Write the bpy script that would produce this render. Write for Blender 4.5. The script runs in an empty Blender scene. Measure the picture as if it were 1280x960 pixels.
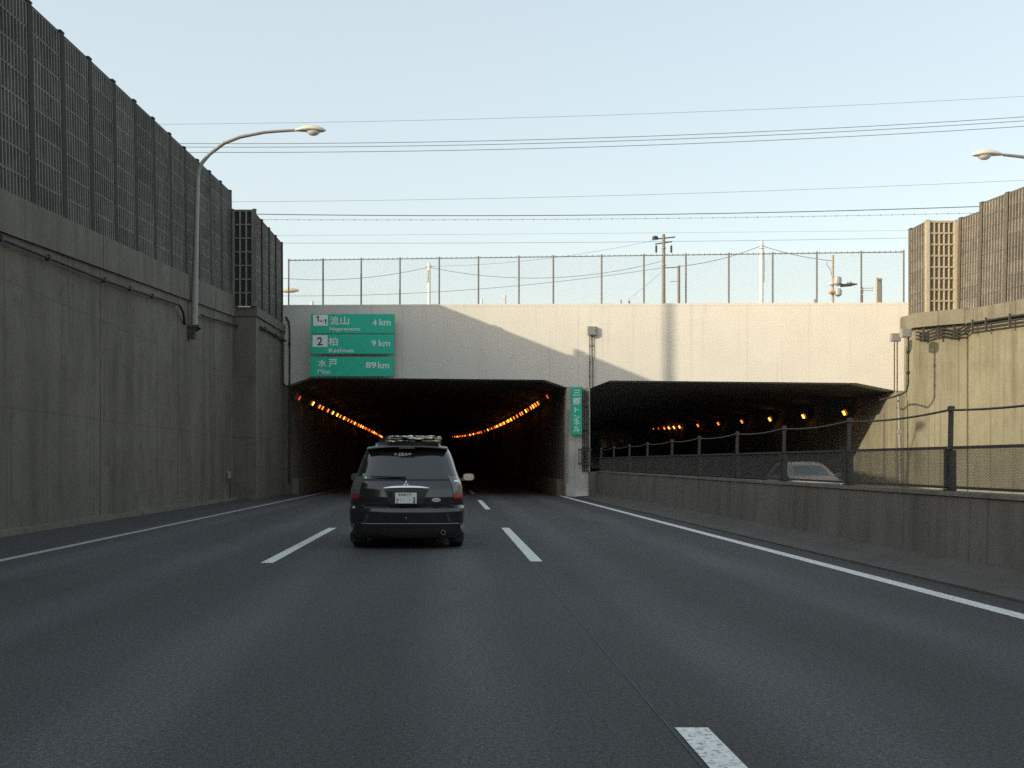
import bpy, bmesh, math, random
from mathutils import Vector, Matrix
random.seed(7)
SC = bpy.context.scene
COL = SC.collection
R = math.radians

# ------------------------------------------------------------------ camera
FPX, VX, VY, CAMH = 1500.0, 560.0, 583.0, 1.27       # focal length (px of a 1280 wide frame), vanishing point of the road, eye height
cam = bpy.data.cameras.new('camera')
cam.sensor_width = 36.0
cam.lens = 36.0 * FPX / 1280.0
cam.shift_x = (640 - VX) / 1280.0
cam.shift_y = (VY - 480) / 1280.0
cam.clip_start = 0.1
cam.clip_end = 6000
cam_o = bpy.data.objects.new('camera', cam)
COL.objects.link(cam_o)
cam_o.location = (0, 0, CAMH)
cam_o.rotation_euler = (R(90), 0, 0)
SC.camera = cam_o

# ------------------------------------------------------------------ sky, sun, exposure
SUN = Vector((1.0, 0.364, -0.405)).normalized()       # direction the sunlight travels
sun_el = math.asin(-SUN.z)
sun_az = math.atan2(-SUN.x, -SUN.y)                    # clockwise from +Y
W = bpy.data.worlds.new('World')
SC.world = W
W.use_nodes = True
wn = W.node_tree
bg = wn.nodes['Background']
sky = wn.nodes.new('ShaderNodeTexSky')
sky.sky_type = 'NISHITA'
sky.sun_disc = False
sky.sun_elevation = sun_el
sky.sun_rotation = sun_az
sky.air_density = 1.0
sky.dust_density = 2.2
sky.ozone_density = 0.6
tint = wn.nodes.new('ShaderNodeMix')                    # hazy, milky air: the same tint over the whole sky
tint.data_type, tint.blend_type = 'RGBA', 'MULTIPLY'
tint.inputs[0].default_value = 1.0
tint.inputs[7].default_value = (0.98, 0.83, 0.66, 1)
wn.links.new(sky.outputs[0], tint.inputs[6])
haze = wn.nodes.new('ShaderNodeMix')                    # even high haze veils half of the blue everywhere
haze.data_type = 'RGBA'
haze.inputs[0].default_value = 0.55
haze.inputs[7].default_value = (1.70, 1.98, 2.14, 1)
wn.links.new(tint.outputs[2], haze.inputs[6])
wn.links.new(haze.outputs[2], bg.inputs[0])
bg.inputs[1].default_value = 0.14
sl = bpy.data.lights.new('sun', 'SUN')
sl.energy = 2.0
sl.angle = R(0.5)
sl.color = (0.64, 0.55, 0.40)
so = bpy.data.objects.new('sun', sl)
COL.objects.link(so)
so.rotation_euler = SUN.to_track_quat('-Z', 'Y').to_euler()
SC.view_settings.view_transform = 'Standard'
SC.view_settings.look = 'None'
SC.view_settings.exposure = 1.53
SC.view_settings.gamma = 1.0
SC.cycles.use_denoising = False
SC.cycles.max_bounces = 8
SC.cycles.sample_clamp_indirect = 6.0

# ------------------------------------------------------------------ measuring helpers
def at(px, py, Y):
    return Vector(((px - VX) / FPX * Y, Y, CAMH + (VY - py) / FPX * Y))
def atX(px, py, X):
    return at(px, py, X * FPX / (px - VX))
def pY(X):                                             # the portal wall stands askew across the cut
    return 52.03 - 0.252 * X
def atP(px, py, off=0.0):
    t = (px - VX) / FPX
    return at(px, py, (52.03 - off) / (1 + 0.252 * t))
def bend(Y):
    return -2.0e-4 * max(0.0, Y - 52.0) ** 2
def sag(Y):
    return 8.0e-5 * max(0.0, Y - 52.0) ** 2

# ------------------------------------------------------------------ object helpers
def prop(o, label=None, cat=None, group=None, kind=None):
    if label: o['label'] = label
    if cat: o['category'] = cat
    if group: o['group'] = group
    if kind: o['kind'] = kind
    return o
def empty(name, loc=(0, 0, 0), rot=(0, 0, 0), label=None, cat=None, group=None, kind=None, parent=None):
    o = bpy.data.objects.new(name, None)
    o.empty_display_size = 0.2
    COL.objects.link(o)
    o.location = loc
    o.rotation_euler = rot
    o.parent = parent
    return prop(o, label, cat, group, kind)
def link(name, me, parent=None, loc=None, **k):
    o = bpy.data.objects.new(name, me)
    COL.objects.link(o)
    o.parent = parent
    if loc is not None: o.location = loc
    return prop(o, **k)
def copy_tree(o, parent=None):
    c = o.copy()
    COL.objects.link(c)
    c.parent = parent
    for ch in list(o.children):
        copy_tree(ch, c)
    return c

class MB:
    def __init__(s):
        s.v, s.f, s.m = [], [], []
        s.mats = []
    def slot(s, m):
        if m not in s.mats: s.mats.append(m)
        return s.mats.index(m)
    def add(s, vs, fs, m):
        b = len(s.v)
        k = s.slot(m)
        s.v += [tuple(v) for v in vs]
        s.f += [tuple(b + i for i in f) for f in fs]
        s.m += [k] * len(fs)
    def box(s, x0, x1, y0, y1, z0, z1, m):
        vs = [(x, y, z) for z in (z0, z1) for y in (y0, y1) for x in (x0, x1)]
        s.add(vs, [(0, 2, 3, 1), (4, 5, 7, 6), (0, 1, 5, 4), (2, 6, 7, 3), (0, 4, 6, 2), (1, 3, 7, 5)], m)
    def hexa(s, p, m):                                 # eight corners ordered like box()
        s.add(p, [(0, 2, 3, 1), (4, 5, 7, 6), (0, 1, 5, 4), (2, 6, 7, 3), (0, 4, 6, 2), (1, 3, 7, 5)], m)
    def bar(s, a, b, w, m, h=None):                    # square bar from a to b
        a, b = Vector(a), Vector(b)
        d = (b - a).normalized()
        up = Vector((0, 0, 1)) if abs(d.z) < 0.9 else Vector((0, 1, 0))
        x = d.cross(up).normalized() * w / 2
        y = x.cross(d).normalized() * (h or w) / 2
        s.hexa([a - x - y, a + x - y, a - x + y, a + x + y, b - x - y, b + x - y, b - x + y, b + x + y], m)
    def tube(s, pts, r, m, n=8, cap=True):
        pts = [Vector(p) for p in pts]
        if not hasattr(r, '__len__'): r = [r] * len(pts)
        rings = []
        ref = None
        for i, p in enumerate(pts):
            d = (pts[min(i + 1, len(pts) - 1)] - pts[max(i - 1, 0)]).normalized()
            if ref is None:
                ref = Vector((0, 0, 1)) if abs(d.z) < 0.9 else Vector((0, 1, 0))
                ref = d.cross(ref).normalized()
            ref = (ref - d * ref.dot(d)).normalized()
            o2 = d.cross(ref)
            rings.append([p + (ref * math.cos(2 * math.pi * k / n) + o2 * math.sin(2 * math.pi * k / n)) * r[i] for k in range(n)])
        vs = [v for g in rings for v in g]
        fs = []
        for i in range(len(rings) - 1):
            for k in range(n):
                fs.append((i * n + k, i * n + (k + 1) % n, (i + 1) * n + (k + 1) % n, (i + 1) * n + k))
        if cap:
            fs.append(tuple(range(n - 1, -1, -1)))
            fs.append(tuple((len(rings) - 1) * n + k for k in range(n)))
        s.add(vs, fs, m)
    def prism(s, poly, axis, a, b, m):                 # poly of 2D points extruded along an axis
        n = len(poly)
        def P(u, v, w):
            return {'x': (w, u, v), 'y': (u, w, v), 'z': (u, v, w)}[axis]
        vs = [P(u, v, a) for u, v in poly] + [P(u, v, b) for u, v in poly]
        fs = [tuple(range(n)), tuple(range(2 * n - 1, n - 1, -1))] + [(i, (i + 1) % n, n + (i + 1) % n, n + i) for i in range(n)]
        s.add(vs, fs, m)
    def lathe(s, prof, c, axis, m, n=20):              # profile (radius, distance) turned round an axis through c
        c = Vector(c)
        vs = []
        for r, d in prof:
            for k in range(n):
                ca, sa = r * math.cos(2 * math.pi * k / n), r * math.sin(2 * math.pi * k / n)
                vs.append(c + Vector({'x': (d, ca, sa), 'y': (ca, d, sa), 'z': (ca, sa, d)}[axis]))
        fs = []
        for i in range(len(prof) - 1):
            for k in range(n):
                fs.append((i * n + k, i * n + (k + 1) % n, (i + 1) * n + (k + 1) % n, (i + 1) * n + k))
        fs.append(tuple(range(n)))
        fs.append(tuple((len(prof) - 1) * n + k for k in range(n)))
        s.add(vs, fs, m)
    def mesh(s, name, smooth=False, fix=True, bevel=0):
        me = bpy.data.meshes.new(name)
        me.from_pydata(s.v, [], s.f)
        for m in s.mats: me.materials.append(m)
        me.polygons.foreach_set('material_index', s.m)
        if fix or bevel:
            bm = bmesh.new()
            bm.from_mesh(me)
            if bevel:
                bmesh.ops.bevel(bm, geom=list(bm.edges), offset=bevel, segments=2, affect='EDGES', profile=0.6)
            bmesh.ops.recalc_face_normals(bm, faces=bm.faces)
            bm.to_mesh(me)
            bm.free()
        if smooth:
            me.polygons.foreach_set('use_smooth', [True] * len(me.polygons))
            try: me.set_sharp_from_angle(angle=R(35))
            except Exception: pass
        me.update()
        return me
    def build(s, name, parent=None, loc=None, smooth=False, fix=True, bevel=0, **k):
        return link(name, s.mesh(name, smooth, fix, bevel), parent, loc, **k)

# ------------------------------------------------------------------ materials
def nodes(name):
    m = bpy.data.materials.new(name)
    m.use_nodes = True
    t = m.node_tree
    return m, t, t.nodes['Principled BSDF']
def N(t, typ, **k):
    n = t.nodes.new(typ)
    for a, b in k.items():
        if a in n.inputs.keys(): n.inputs[a].default_value = b
        else: setattr(n, a, b)
    return n
def noise(t, vec, scale, detail=4, rough=0.6):
    n = N(t, 'ShaderNodeTexNoise')
    n.inputs['Scale'].default_value = scale
    n.inputs['Detail'].default_value = detail
    n.inputs['Roughness'].default_value = rough
    t.links.new(vec, n.inputs['Vector'])
    return n.outputs['Fac']
def ramp(t, fac, stops):
    n = N(t, 'ShaderNodeValToRGB')
    e = n.color_ramp.elements
    while len(e) < len(stops): e.new(0.5)
    for x, (p, c) in zip(e, stops):
        x.position = p
        x.color = (*c, 1) if hasattr(c, '__len__') else (c, c, c, 1)
    t.links.new(fac, n.inputs[0])
    return n.outputs[0]
def mix(t, a, b, fac, mode='MIX'):
    n = N(t, 'ShaderNodeMix', data_type='RGBA', blend_type=mode)
    for s, v in ((6, a), (7, b), (0, fac)):
        if hasattr(v, 'links'): t.links.new(v, n.inputs[s])
        elif hasattr(v, '__len__'): n.inputs[s].default_value = (*v, 1)
        else: n.inputs[s].default_value = v
    return n.outputs[2]
def position(t, scale=(1, 1, 1)):
    g = N(t, 'ShaderNodeNewGeometry')
    m = N(t, 'ShaderNodeMapping')
    m.inputs['Scale'].default_value = scale
    t.links.new(g.outputs['Position'], m.inputs[0])
    return m.outputs[0]
def bump(t, p, h, strength, dist=0.02):
    b = N(t, 'ShaderNodeBump')
    b.inputs['Strength'].default_value = strength
    b.inputs['Distance'].default_value = dist
    t.links.new(h, b.inputs['Height'])
    t.links.new(b.outputs[0], p.inputs['Normal'])
def plain(name, c, rough=0.6, metal=0.0, var=0.12, scale=9.0, spec=0.5, coat=0.0, rand=0.0):
    m, t, p = nodes(name)
    v = noise(t, position(t), scale, 5)
    col = ramp(t, v, [(0.3, [x * (1 - var) for x in c]), (0.7, [min(1, x * (1 + var)) for x in c])])
    if rand:
        oi = N(t, 'ShaderNodeObjectInfo')
        col = mix(t, col, ramp(t, oi.outputs['Random'], [(0.0, 1 - rand), (1.0, 1.0)]), 1.0, 'MULTIPLY')
        dirt = ramp(t, noise(t, position(t, (1.2, 1.2, 0.25)), 1.0, 5), [(0.35, 1 - rand * 1.4), (0.62, 1.0)])
        col = mix(t, col, dirt, 1.0, 'MULTIPLY')
    t.links.new(col, p.inputs['Base Color'])
    p.inputs['Roughness'].default_value = rough
    p.inputs['Metallic'].default_value = metal
    p.inputs['Specular IOR Level'].default_value = spec
    p.inputs['Coat Weight'].default_value = coat
    return m
def concrete(name, c, stain, streak=0.6, lines=0.0, grime=0.35, width=2.2, contrast=1.0):
    m, t, p = nodes(name)
    w = position(t)
    base = ramp(t, noise(t, w, 0.55, 6), [(0.25, [x * (1 - 0.20 * contrast) for x in c]), (0.75, [min(1, x * (1 + 0.12 * contrast)) for x in c])])
    fine = noise(t, w, 22, 5, 0.7)
    base = mix(t, base, ramp(t, fine, [(0.3, 0.80), (0.7, 1.0)]), 0.5, 'MULTIPLY')
    sv = noise(t, position(t, (width, width, 0.10)), 1.0, 6, 0.62)
    sm = ramp(t, sv, [(0.46, 0.0), (0.68, 1.0)])
    brk = ramp(t, noise(t, position(t, (0.5, 0.5, 0.35)), 1.0, 3), [(0.35, 0.25), (0.65, 1.0)])
    fac = mix(t, sm, brk, 1.0, 'MULTIPLY')
    fac = mix(t, (0, 0, 0), fac, streak)
    base = mix(t, base, stain, fac)
    drip = ramp(t, noise(t, position(t, (7.0, 7.0, 0.16)), 1.0, 3, 0.5), [(0.60, 0.0), (0.70, 1.0)])
    base = mix(t, base, [x * 0.6 for x in stain], mix(t, (0, 0, 0), drip, streak * 0.55))
    blot = ramp(t, noise(t, w, 1.7, 7, 0.7), [(0.5, 0.0), (0.75, 1.0)])
    base = mix(t, base, stain, mix(t, (0, 0, 0), blot, grime))
    if lines:
        s = N(t, 'ShaderNodeSeparateXYZ')
        t.links.new(w, s.inputs[0])
        a = N(t, 'ShaderNodeMath', operation='MULTIPLY')
        a.inputs[1].default_value = 1 / lines
        t.links.new(s.outputs[2], a.inputs[0])
        b = N(t, 'ShaderNodeMath', operation='FRACT')
        t.links.new(a.outputs[0], b.inputs[0])
        ln = ramp(t, b.outputs[0], [(0.0, 1.0), (0.03, 0.0)])
        base = mix(t, base, stain, mix(t, (0, 0, 0), ln, 0.35))
    t.links.new(base, p.inputs['Base Color'])
    p.inputs['Roughness'].default_value = 0.9
    p.inputs['Specular IOR Level'].default_value = 0.25
    bump(t, p, fine, 0.35 * contrast, 0.01)
    return m
def emit(name, c, s):
    m, t, p = nodes(name)
    p.inputs['Base Color'].default_value = (*[x * 0.5 for x in c], 1)
    p.inputs['Emission Color'].default_value = (*c, 1)
    p.inputs['Emission Strength'].default_value = s
    return m
def asphalt(name, c, track=True):
    m, t, p = nodes(name)
    w = position(t)
    big = noise(t, position(t, (1.0, 0.12, 1.0)), 0.7, 4)
    col = ramp(t, big, [(0.3, [x * 0.86 for x in c]), (0.7, [x * 1.12 for x in c])])
    grit = noise(t, w, 95, 3, 0.8)
    col = mix(t, col, ramp(t, grit, [(0.34, 0.25), (0.5, 0.9), (0.64, 2.4)]), 0.9, 'MULTIPLY')
    coarse = noise(t, w, 33, 3, 0.7)
    col = mix(t, col, ramp(t, coarse, [(0.36, 0.55), (0.5, 1.0), (0.64, 1.6)]), 0.75, 'MULTIPLY')
    g2 = N(t, 'ShaderNodeTexVoronoi')
    g2.inputs['Scale'].default_value = 60
    t.links.new(w, g2.inputs['Vector'])
    col = mix(t, col, (0.16, 0.16, 0.155), mix(t, (0, 0, 0), ramp(t, g2.outputs['Distance'], [(0.10, 1.0), (0.22, 0.0)]), 0.35))
    if track:                                           # worn wheel paths run along each lane
        s = N(t, 'ShaderNodeSeparateXYZ')
        t.links.new(w, s.inputs[0])
        a = N(t, 'ShaderNodeMath', operation='MULTIPLY_ADD')
        a.inputs[1].default_value = 2 * math.pi / 1.79
        a.inputs[2].default_value = 1.2
        t.links.new(s.outputs[0], a.inputs[0])
        b = N(t, 'ShaderNodeMath', operation='SINE')
        t.links.new(a.outputs[0], b.inputs[0])
        col = mix(t, col, ramp(t, b.outputs[0], [(0.0, 0.74), (1.0, 1.10)]), 0.85, 'MULTIPLY')
        patch = ramp(t, noise(t, position(t, (0.5, 0.1, 1)), 1.0, 3), [(0.40, 0.78), (0.6, 1.10)])
        col = mix(t, col, patch, 0.7, 'MULTIPLY')
    t.links.new(col, p.inputs['Base Color'])
    p.inputs['Roughness'].default_value = 0.82
    p.inputs['Specular IOR Level'].default_value = 0.35
    bump(t, p, grit, 0.5, 0.008)
    return m
def paint(name, c):
    m, t, p = nodes(name)
    w = position(t)
    wear = ramp(t, noise(t, w, 28, 6, 0.75), [(0.38, 0.0), (0.50, 1.0)])
    col = mix(t, (0.16, 0.16, 0.16), c, wear)
    col = mix(t, col, ramp(t, noise(t, w, 3, 4), [(0.3, 0.82), (0.7, 1.0)]), 0.7, 'MULTIPLY')
    t.links.new(col, p.inputs['Base Color'])
    p.inputs['Roughness'].default_value = 0.7
    return m
def glossy(name, c, rough=0.08, coat=0.6, spec=0.5, metal=0.0):
    m, t, p = nodes(name)
    w = position(t)
    d = noise(t, w, 14, 5, 0.7)
    t.links.new(ramp(t, d, [(0.3, c), (0.75, [min(1, x * 1.25 + 0.004) for x in c])]), p.inputs['Base Color'])
    rr = N(t, 'ShaderNodeMapRange')
    rr.inputs[3].default_value = rough
    rr.inputs[4].default_value = rough + 0.14
    t.links.new(d, rr.inputs[0])
    t.links.new(rr.outputs[0], p.inputs['Roughness'])
    p.inputs['Coat Weight'].default_value = coat
    p.inputs['Coat Roughness'].default_value = 0.05
    p.inputs['Specular IOR Level'].default_value = spec
    p.inputs['Metallic'].default_value = metal
    return m

ORD = ['first', 'second', 'third', 'fourth', 'fifth', 'sixth', 'seventh', 'eighth', 'ninth', 'tenth', 'eleventh', 'twelfth', 'thirteenth', 'fourteenth']
M = {}
M['asphalt'] = asphalt('asphalt', (0.062, 0.062, 0.062))
M['shoulder'] = asphalt('dirty shoulder asphalt', (0.042, 0.041, 0.039), False)
M['seam'] = plain('bitumen joint seal', (0.030, 0.030, 0.030), 0.7, var=0.5, scale=6.0)
M['white_paint'] = paint('road marking paint', (0.78, 0.79, 0.77))
M['edge_paint'] = paint('worn edge line paint', (0.40, 0.40, 0.39))
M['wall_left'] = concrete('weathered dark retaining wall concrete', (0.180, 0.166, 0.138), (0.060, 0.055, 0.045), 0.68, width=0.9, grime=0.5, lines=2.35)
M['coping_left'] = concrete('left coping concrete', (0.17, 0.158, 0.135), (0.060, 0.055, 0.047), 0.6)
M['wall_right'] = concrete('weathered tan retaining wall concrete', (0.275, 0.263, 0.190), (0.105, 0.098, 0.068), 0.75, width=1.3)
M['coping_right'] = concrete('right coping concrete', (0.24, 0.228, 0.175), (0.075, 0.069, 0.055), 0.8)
M['portal'] = concrete('pale painted portal concrete', (0.77, 0.755, 0.695), (0.64, 0.62, 0.56), 0.35, lines=0.9, grime=0.08, width=1.0, contrast=0.35)
M['pier'] = concrete('pier concrete', (0.62, 0.60, 0.54), (0.30, 0.28, 0.24), 0.6)
M['median'] = concrete('dirty median wall concrete', (0.195, 0.190, 0.172), (0.078, 0.075, 0.067), 0.6, width=1.8)
M['apron'] = concrete('dusty apron concrete', (0.115, 0.112, 0.104), (0.055, 0.053, 0.049), 0.4, grime=0.6)
M['bore'] = concrete('sooty tunnel lining', (0.24, 0.215, 0.19), (0.12, 0.105, 0.09), 0.6)
M['bore_low'] = concrete('tunnel lower wall', (0.20, 0.16, 0.12), (0.09, 0.075, 0.06), 0.7)
M['kerb'] = concrete('kerb concrete', (0.20, 0.185, 0.155), (0.07, 0.064, 0.054), 0.5, grime=0.6)
M['ground'] = plain('scrub ground', (0.12, 0.12, 0.07), 0.95, var=0.4, scale=0.4)
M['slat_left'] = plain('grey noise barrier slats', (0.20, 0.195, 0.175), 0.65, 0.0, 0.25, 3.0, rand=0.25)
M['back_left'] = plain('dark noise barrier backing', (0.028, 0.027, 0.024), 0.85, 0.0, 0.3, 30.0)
M['post_left'] = plain('shade darkened steel barrier column', (0.040, 0.039, 0.036), 0.8, 0.0, 0.2, 5.0, spec=0.15)  # colour darkened to paint in the shade of the recessed columns
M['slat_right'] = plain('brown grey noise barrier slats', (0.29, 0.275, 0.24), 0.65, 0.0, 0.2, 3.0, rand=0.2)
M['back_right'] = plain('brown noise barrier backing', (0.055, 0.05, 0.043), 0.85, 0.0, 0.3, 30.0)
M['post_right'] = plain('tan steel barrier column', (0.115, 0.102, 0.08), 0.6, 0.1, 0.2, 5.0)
M['cream'] = plain('cream barrier frame', (0.60, 0.54, 0.40), 0.55, 0.0, 0.06, 5.0)
M['infill'] = plain('brown barrier infill', (0.17, 0.14, 0.105), 0.9, 0.0, 0.35, 40.0)
M['galv'] = plain('galvanised steel', (0.27, 0.27, 0.25), 0.5, 0.15, 0.12, 12.0)
M['lamp_paint'] = plain('pale lamp paint', (0.62, 0.60, 0.54), 0.45, 0.0, 0.08, 12.0)
M['lamp_glass'] = glossy('lamp diffuser glass', (0.55, 0.56, 0.55), 0.12, 0.4)
M['dark_steel'] = plain('dark weathered steel', (0.065, 0.063, 0.058), 0.65, 0.1, 0.25, 14.0)
M['conduit'] = plain('dark conduit pipe', (0.026, 0.024, 0.021), 0.7, 0.0, 0.3, 10.0)
M['rust_pipe'] = plain('rusty brown pipe', (0.13, 0.08, 0.055), 0.6, 0.1, 0.3, 10.0)
M['white_pipe'] = plain('off white plastic pipe', (0.33, 0.32, 0.29), 0.5, 0.0, 0.12, 8.0)
M['box_grey'] = plain('grey box enamel', (0.30, 0.30, 0.275), 0.5, 0.0, 0.08, 10.0)
M['fence'] = plain('fence steel', (0.19, 0.19, 0.18), 0.55, 0.1, 0.12, 10.0)
M['mesh'] = plain('dark mesh wire', (0.11, 0.11, 0.105), 0.55, 0.2, 0.15, 12.0)
M['wire'] = plain('power line', (0.16, 0.17, 0.18), 0.6)
M['pole_dark'] = plain('haze lightened wooden pole', (0.24, 0.215, 0.185), 0.85, 0.0, 0.3, 12.0)  # lightened so that distance haze is painted into the pole colour
M['pole_white'] = plain('white pole', (0.80, 0.80, 0.78), 0.6, 0.0, 0.05, 6.0)
M['pole_tan'] = plain('concrete pole', (0.42, 0.37, 0.28), 0.85, 0.0, 0.15, 8.0)
M['green'] = plain('green sign sheeting', (0.005, 0.52, 0.345), 0.42, 0.0, 0.06, 5.0)
M['green_dark'] = plain('dark green print', (0.010, 0.10, 0.075), 0.5, 0.0, 0.05)
M['sign_white'] = plain('white sign print', (0.86, 0.88, 0.84), 0.5, 0.0, 0.04)
M['sign_back'] = plain('sign edge aluminium', (0.20, 0.22, 0.20), 0.5, 0.4)
M['lamp_a'] = emit('bright sodium lens', (1.0, 0.36, 0.04), 2.0)
M['lamp_b'] = emit('orange sodium lens', (1.0, 0.20, 0.02), 0.9)
M['lamp_c'] = emit('faint sodium lens', (1.0, 0.10, 0.02), 0.3)
M['housing'] = plain('lamp housing', (0.09, 0.07, 0.055), 0.5, 0.3)
M['car_black'] = glossy('black car paint', (0.010, 0.010, 0.011), 0.12, 0.9)
M['car_silver'] = glossy('pale blue grey car paint', (0.15, 0.165, 0.185), 0.25, 0.6, 0.5, 0.2)
M['car_glass'] = glossy('tinted car glass', (0.012, 0.015, 0.016), 0.03, 1.0)
M['chrome'] = glossy('chrome', (0.78, 0.78, 0.78), 0.12, 0.0, 0.5, 1.0)
M['mirror'] = glossy('door mirror glass', (0.42, 0.43, 0.43), 0.06, 0.0, 0.5, 1.0)
M['smoke'] = glossy('smoked lamp lens', (0.10, 0.095, 0.095), 0.06, 1.0)
M['red_lens'] = glossy('red lamp lens', (0.30, 0.012, 0.016), 0.10, 0.9)
M['tyre'] = plain('tyre rubber', (0.018, 0.018, 0.018), 0.85, var=0.3)
M['rim'] = glossy('alloy rim', (0.40, 0.40, 0.41), 0.25, 0.3, 0.5, 0.8)
M['black_plastic'] = plain('black plastic', (0.022, 0.022, 0.022), 0.5, var=0.2)
M['plate'] = plain('number plate white', (0.75, 0.77, 0.72), 0.45, var=0.05)
M['plate_ink'] = plain('number plate green ink', (0.03, 0.12, 0.07), 0.5)
M['foil'] = glossy('silver wrap', (0.40, 0.385, 0.33), 0.14, 0.2, 0.5, 0.9)
M['foil_brown'] = glossy('tan wrap', (0.42, 0.33, 0.24), 0.3, 0.2)
M['truck'] = glossy('dark blue truck paint', (0.030, 0.035, 0.045), 0.25, 0.5)
M['headlight'] = glossy('headlight glass', (0.55, 0.57, 0.58), 0.06, 0.8, 0.5, 0.5)
M['sticker_green'] = plain('green sticker', (0.10, 0.32, 0.12), 0.4)
M['transformer'] = plain('transformer grey', (0.40, 0.41, 0.42), 0.45, 0.1)
M['copper'] = plain('rust orange cap', (0.52, 0.32, 0.18), 0.6)

# ------------------------------------------------------------------ lettering
_tc = {}
def text_mesh(s, depth, mat, bold=0.0):
    key = (s, depth, mat.name, bold)
    if key in _tc: return _tc[key]
    c = bpy.data.curves.new('text', 'FONT')
    c.body = s
    c.extrude = 0.5
    c.offset = bold
    c.resolution_u = 3
    o = bpy.data.objects.new('text', c)
    COL.objects.link(o)
    dg = bpy.context.evaluated_depsgraph_get()
    me = bpy.data.meshes.new_from_object(o.evaluated_get(dg))
    bpy.data.objects.remove(o)
    bpy.data.curves.remove(c)
    xs = [v.co.x for v in me.vertices]
    ys = [v.co.y for v in me.vertices]
    a, b, c0, d = min(xs), max(xs), min(ys), max(ys)
    for v in me.vertices:
        v.co = ((v.co.x - a) / (b - a) - 0.5, -(v.co.z + 0.5) * depth, (v.co.y - c0) / max(d - c0, 1e-4) - 0.5)
    me.materials.clear()
    me.materials.append(mat)
    for q in me.polygons: q.material_index = 0
    _tc[key] = me
    return me
def text(s, x0, x1, z0, z1, y, mat, parent, name='lettering', bold=0.0, depth=0.006):
    o = link(name, text_mesh(s, depth, mat, bold), parent, ((x0 + x1) / 2, y, (z0 + z1) / 2))
    o.scale = (x1 - x0, 1, z1 - z0)
    return o

# ================================================================== THE SETTING
def gz(Y):                                              # level of the land outside the cut, seen from the sloping road
    if Y <= -85: return -0.06
    if Y <= -60: return -0.06 + 1.3 * (Y + 85) / 25
    if Y < 52: return 1.24 + (Y + 60) * (7.9 - 1.24) / 112
    return 7.9
xs = [-4000, -300, -40, -8.55, 19.75, 50, 300, 4000]
ys = [-4000, -300, -85, -60, -30, 0, 30, 50.9, 80, 300, 4000]
vs, fs = [], []
for Y in ys:
    for X in xs:
        yy = pY(min(max(X, -9), 20)) + 0.85 if Y == 50.9 else Y
        vs.append((X, yy, gz(yy) if Y != 50.9 else 7.9 - 0.03 * min(max(X, -9), 20)))
for j in range(len(ys) - 1):
    for i in range(len(xs) - 1):
        if xs[i] == -8.55 and -85 <= ys[j] < 50: continue
        a = j * len(xs) + i
        fs.append((a, a + 1, a + 1 + len(xs), a + len(xs)))
g = MB(); g.add(vs, fs, M['ground'])
g.build('ground', fix=False, kind='structure')

def strip(mb, xa, xb, y0, y1, z, m, step=4.0):          # sheet that follows the road
    n = max(1, int(math.ceil((y1 - y0) / step)))
    v = []
    for i in range(n + 1):
        Y = y0 + (y1 - y0) * i / n
        v += [(xa + bend(Y), Y, z + sag(Y)), (xb + bend(Y), Y, z + sag(Y))]
    mb.add(v, [(2 * i, 2 * i + 1, 2 * i + 3, 2 * i + 2) for i in range(n)], m)
mb = MB(); strip(mb, -6.35, 5.1, -300, 270, 0.0, M['asphalt'])
road = mb.build('road', fix=False, kind='structure')
mb = MB(); strip(mb, -8.3, -6.35, -300, 270, -0.004, M['shoulder'])
mb.build('shoulder', fix=False, kind='structure')
mb = MB(); strip(mb, 5.1, 5.36, -300, 270, -0.004, M['shoulder'])
mb.build('gutter', fix=False, kind='structure')
mb = MB(); strip(mb, -6.10, -5.95, -60, 268, 0.004, M['edge_paint'])
mb.build('edge_line', road, fix=False, label='grey worn edge line')
mb = MB(); strip(mb, 4.76, 4.94, -60, 268, 0.004, M['white_paint'])
mb.build('edge_line', road, fix=False)
for X, seg in ((-2.38, [(-24, -15.3), (-4.2, 4.8), (15.75, 24.75), (36, 45), (56, 65), (76, 85), (96, 105), (116, 125)]),
               (1.18, [(-24, -15.3), (-3.4, 5.82), (16.0, 24.75), (35.4, 45.0), (55.4, 64), (75.4, 84), (95, 104), (115, 124)])):
    for a, b in seg:
        mb = MB(); strip(mb, X - 0.08, X + 0.08, a, b, 0.004, M['white_paint'], 3)
        mb.build('lane_dash', road, fix=False)
for X, w_ in ((1.075, .006),):
    mb = MB(); strip(mb, X - w_, X + w_, -60, 120, 0.003, M['seam'])
    mb.build('joint_seal', road, fix=False)
mb = MB(); strip(mb, 6.6, 18.0, -300, 270, -0.01, M['asphalt'])
r2 = mb.build('opposite_road', fix=False, kind='structure')
for X in (7.1, 10.2, 13.7, 17.2):
    mb = MB(); strip(mb, X - 0.08, X + 0.08, -60, 268, -0.006, M['white_paint'])
    mb.build('lane_line', r2, fix=False)
mb = MB()
for k in range(20):                                     # kerb stones along the foot of the left wall
    mb = MB()
    y0 = 3 + k * 2.2
    mb.box(-8.22, -8.02, y0, y0 + 2.18, -0.1, 0.10 + 0.006 * (k % 3), M['kerb'])
    if k == 0: kerb = empty('kerb', kind='structure')
    mb.build('kerb_stone', kerb)

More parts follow.
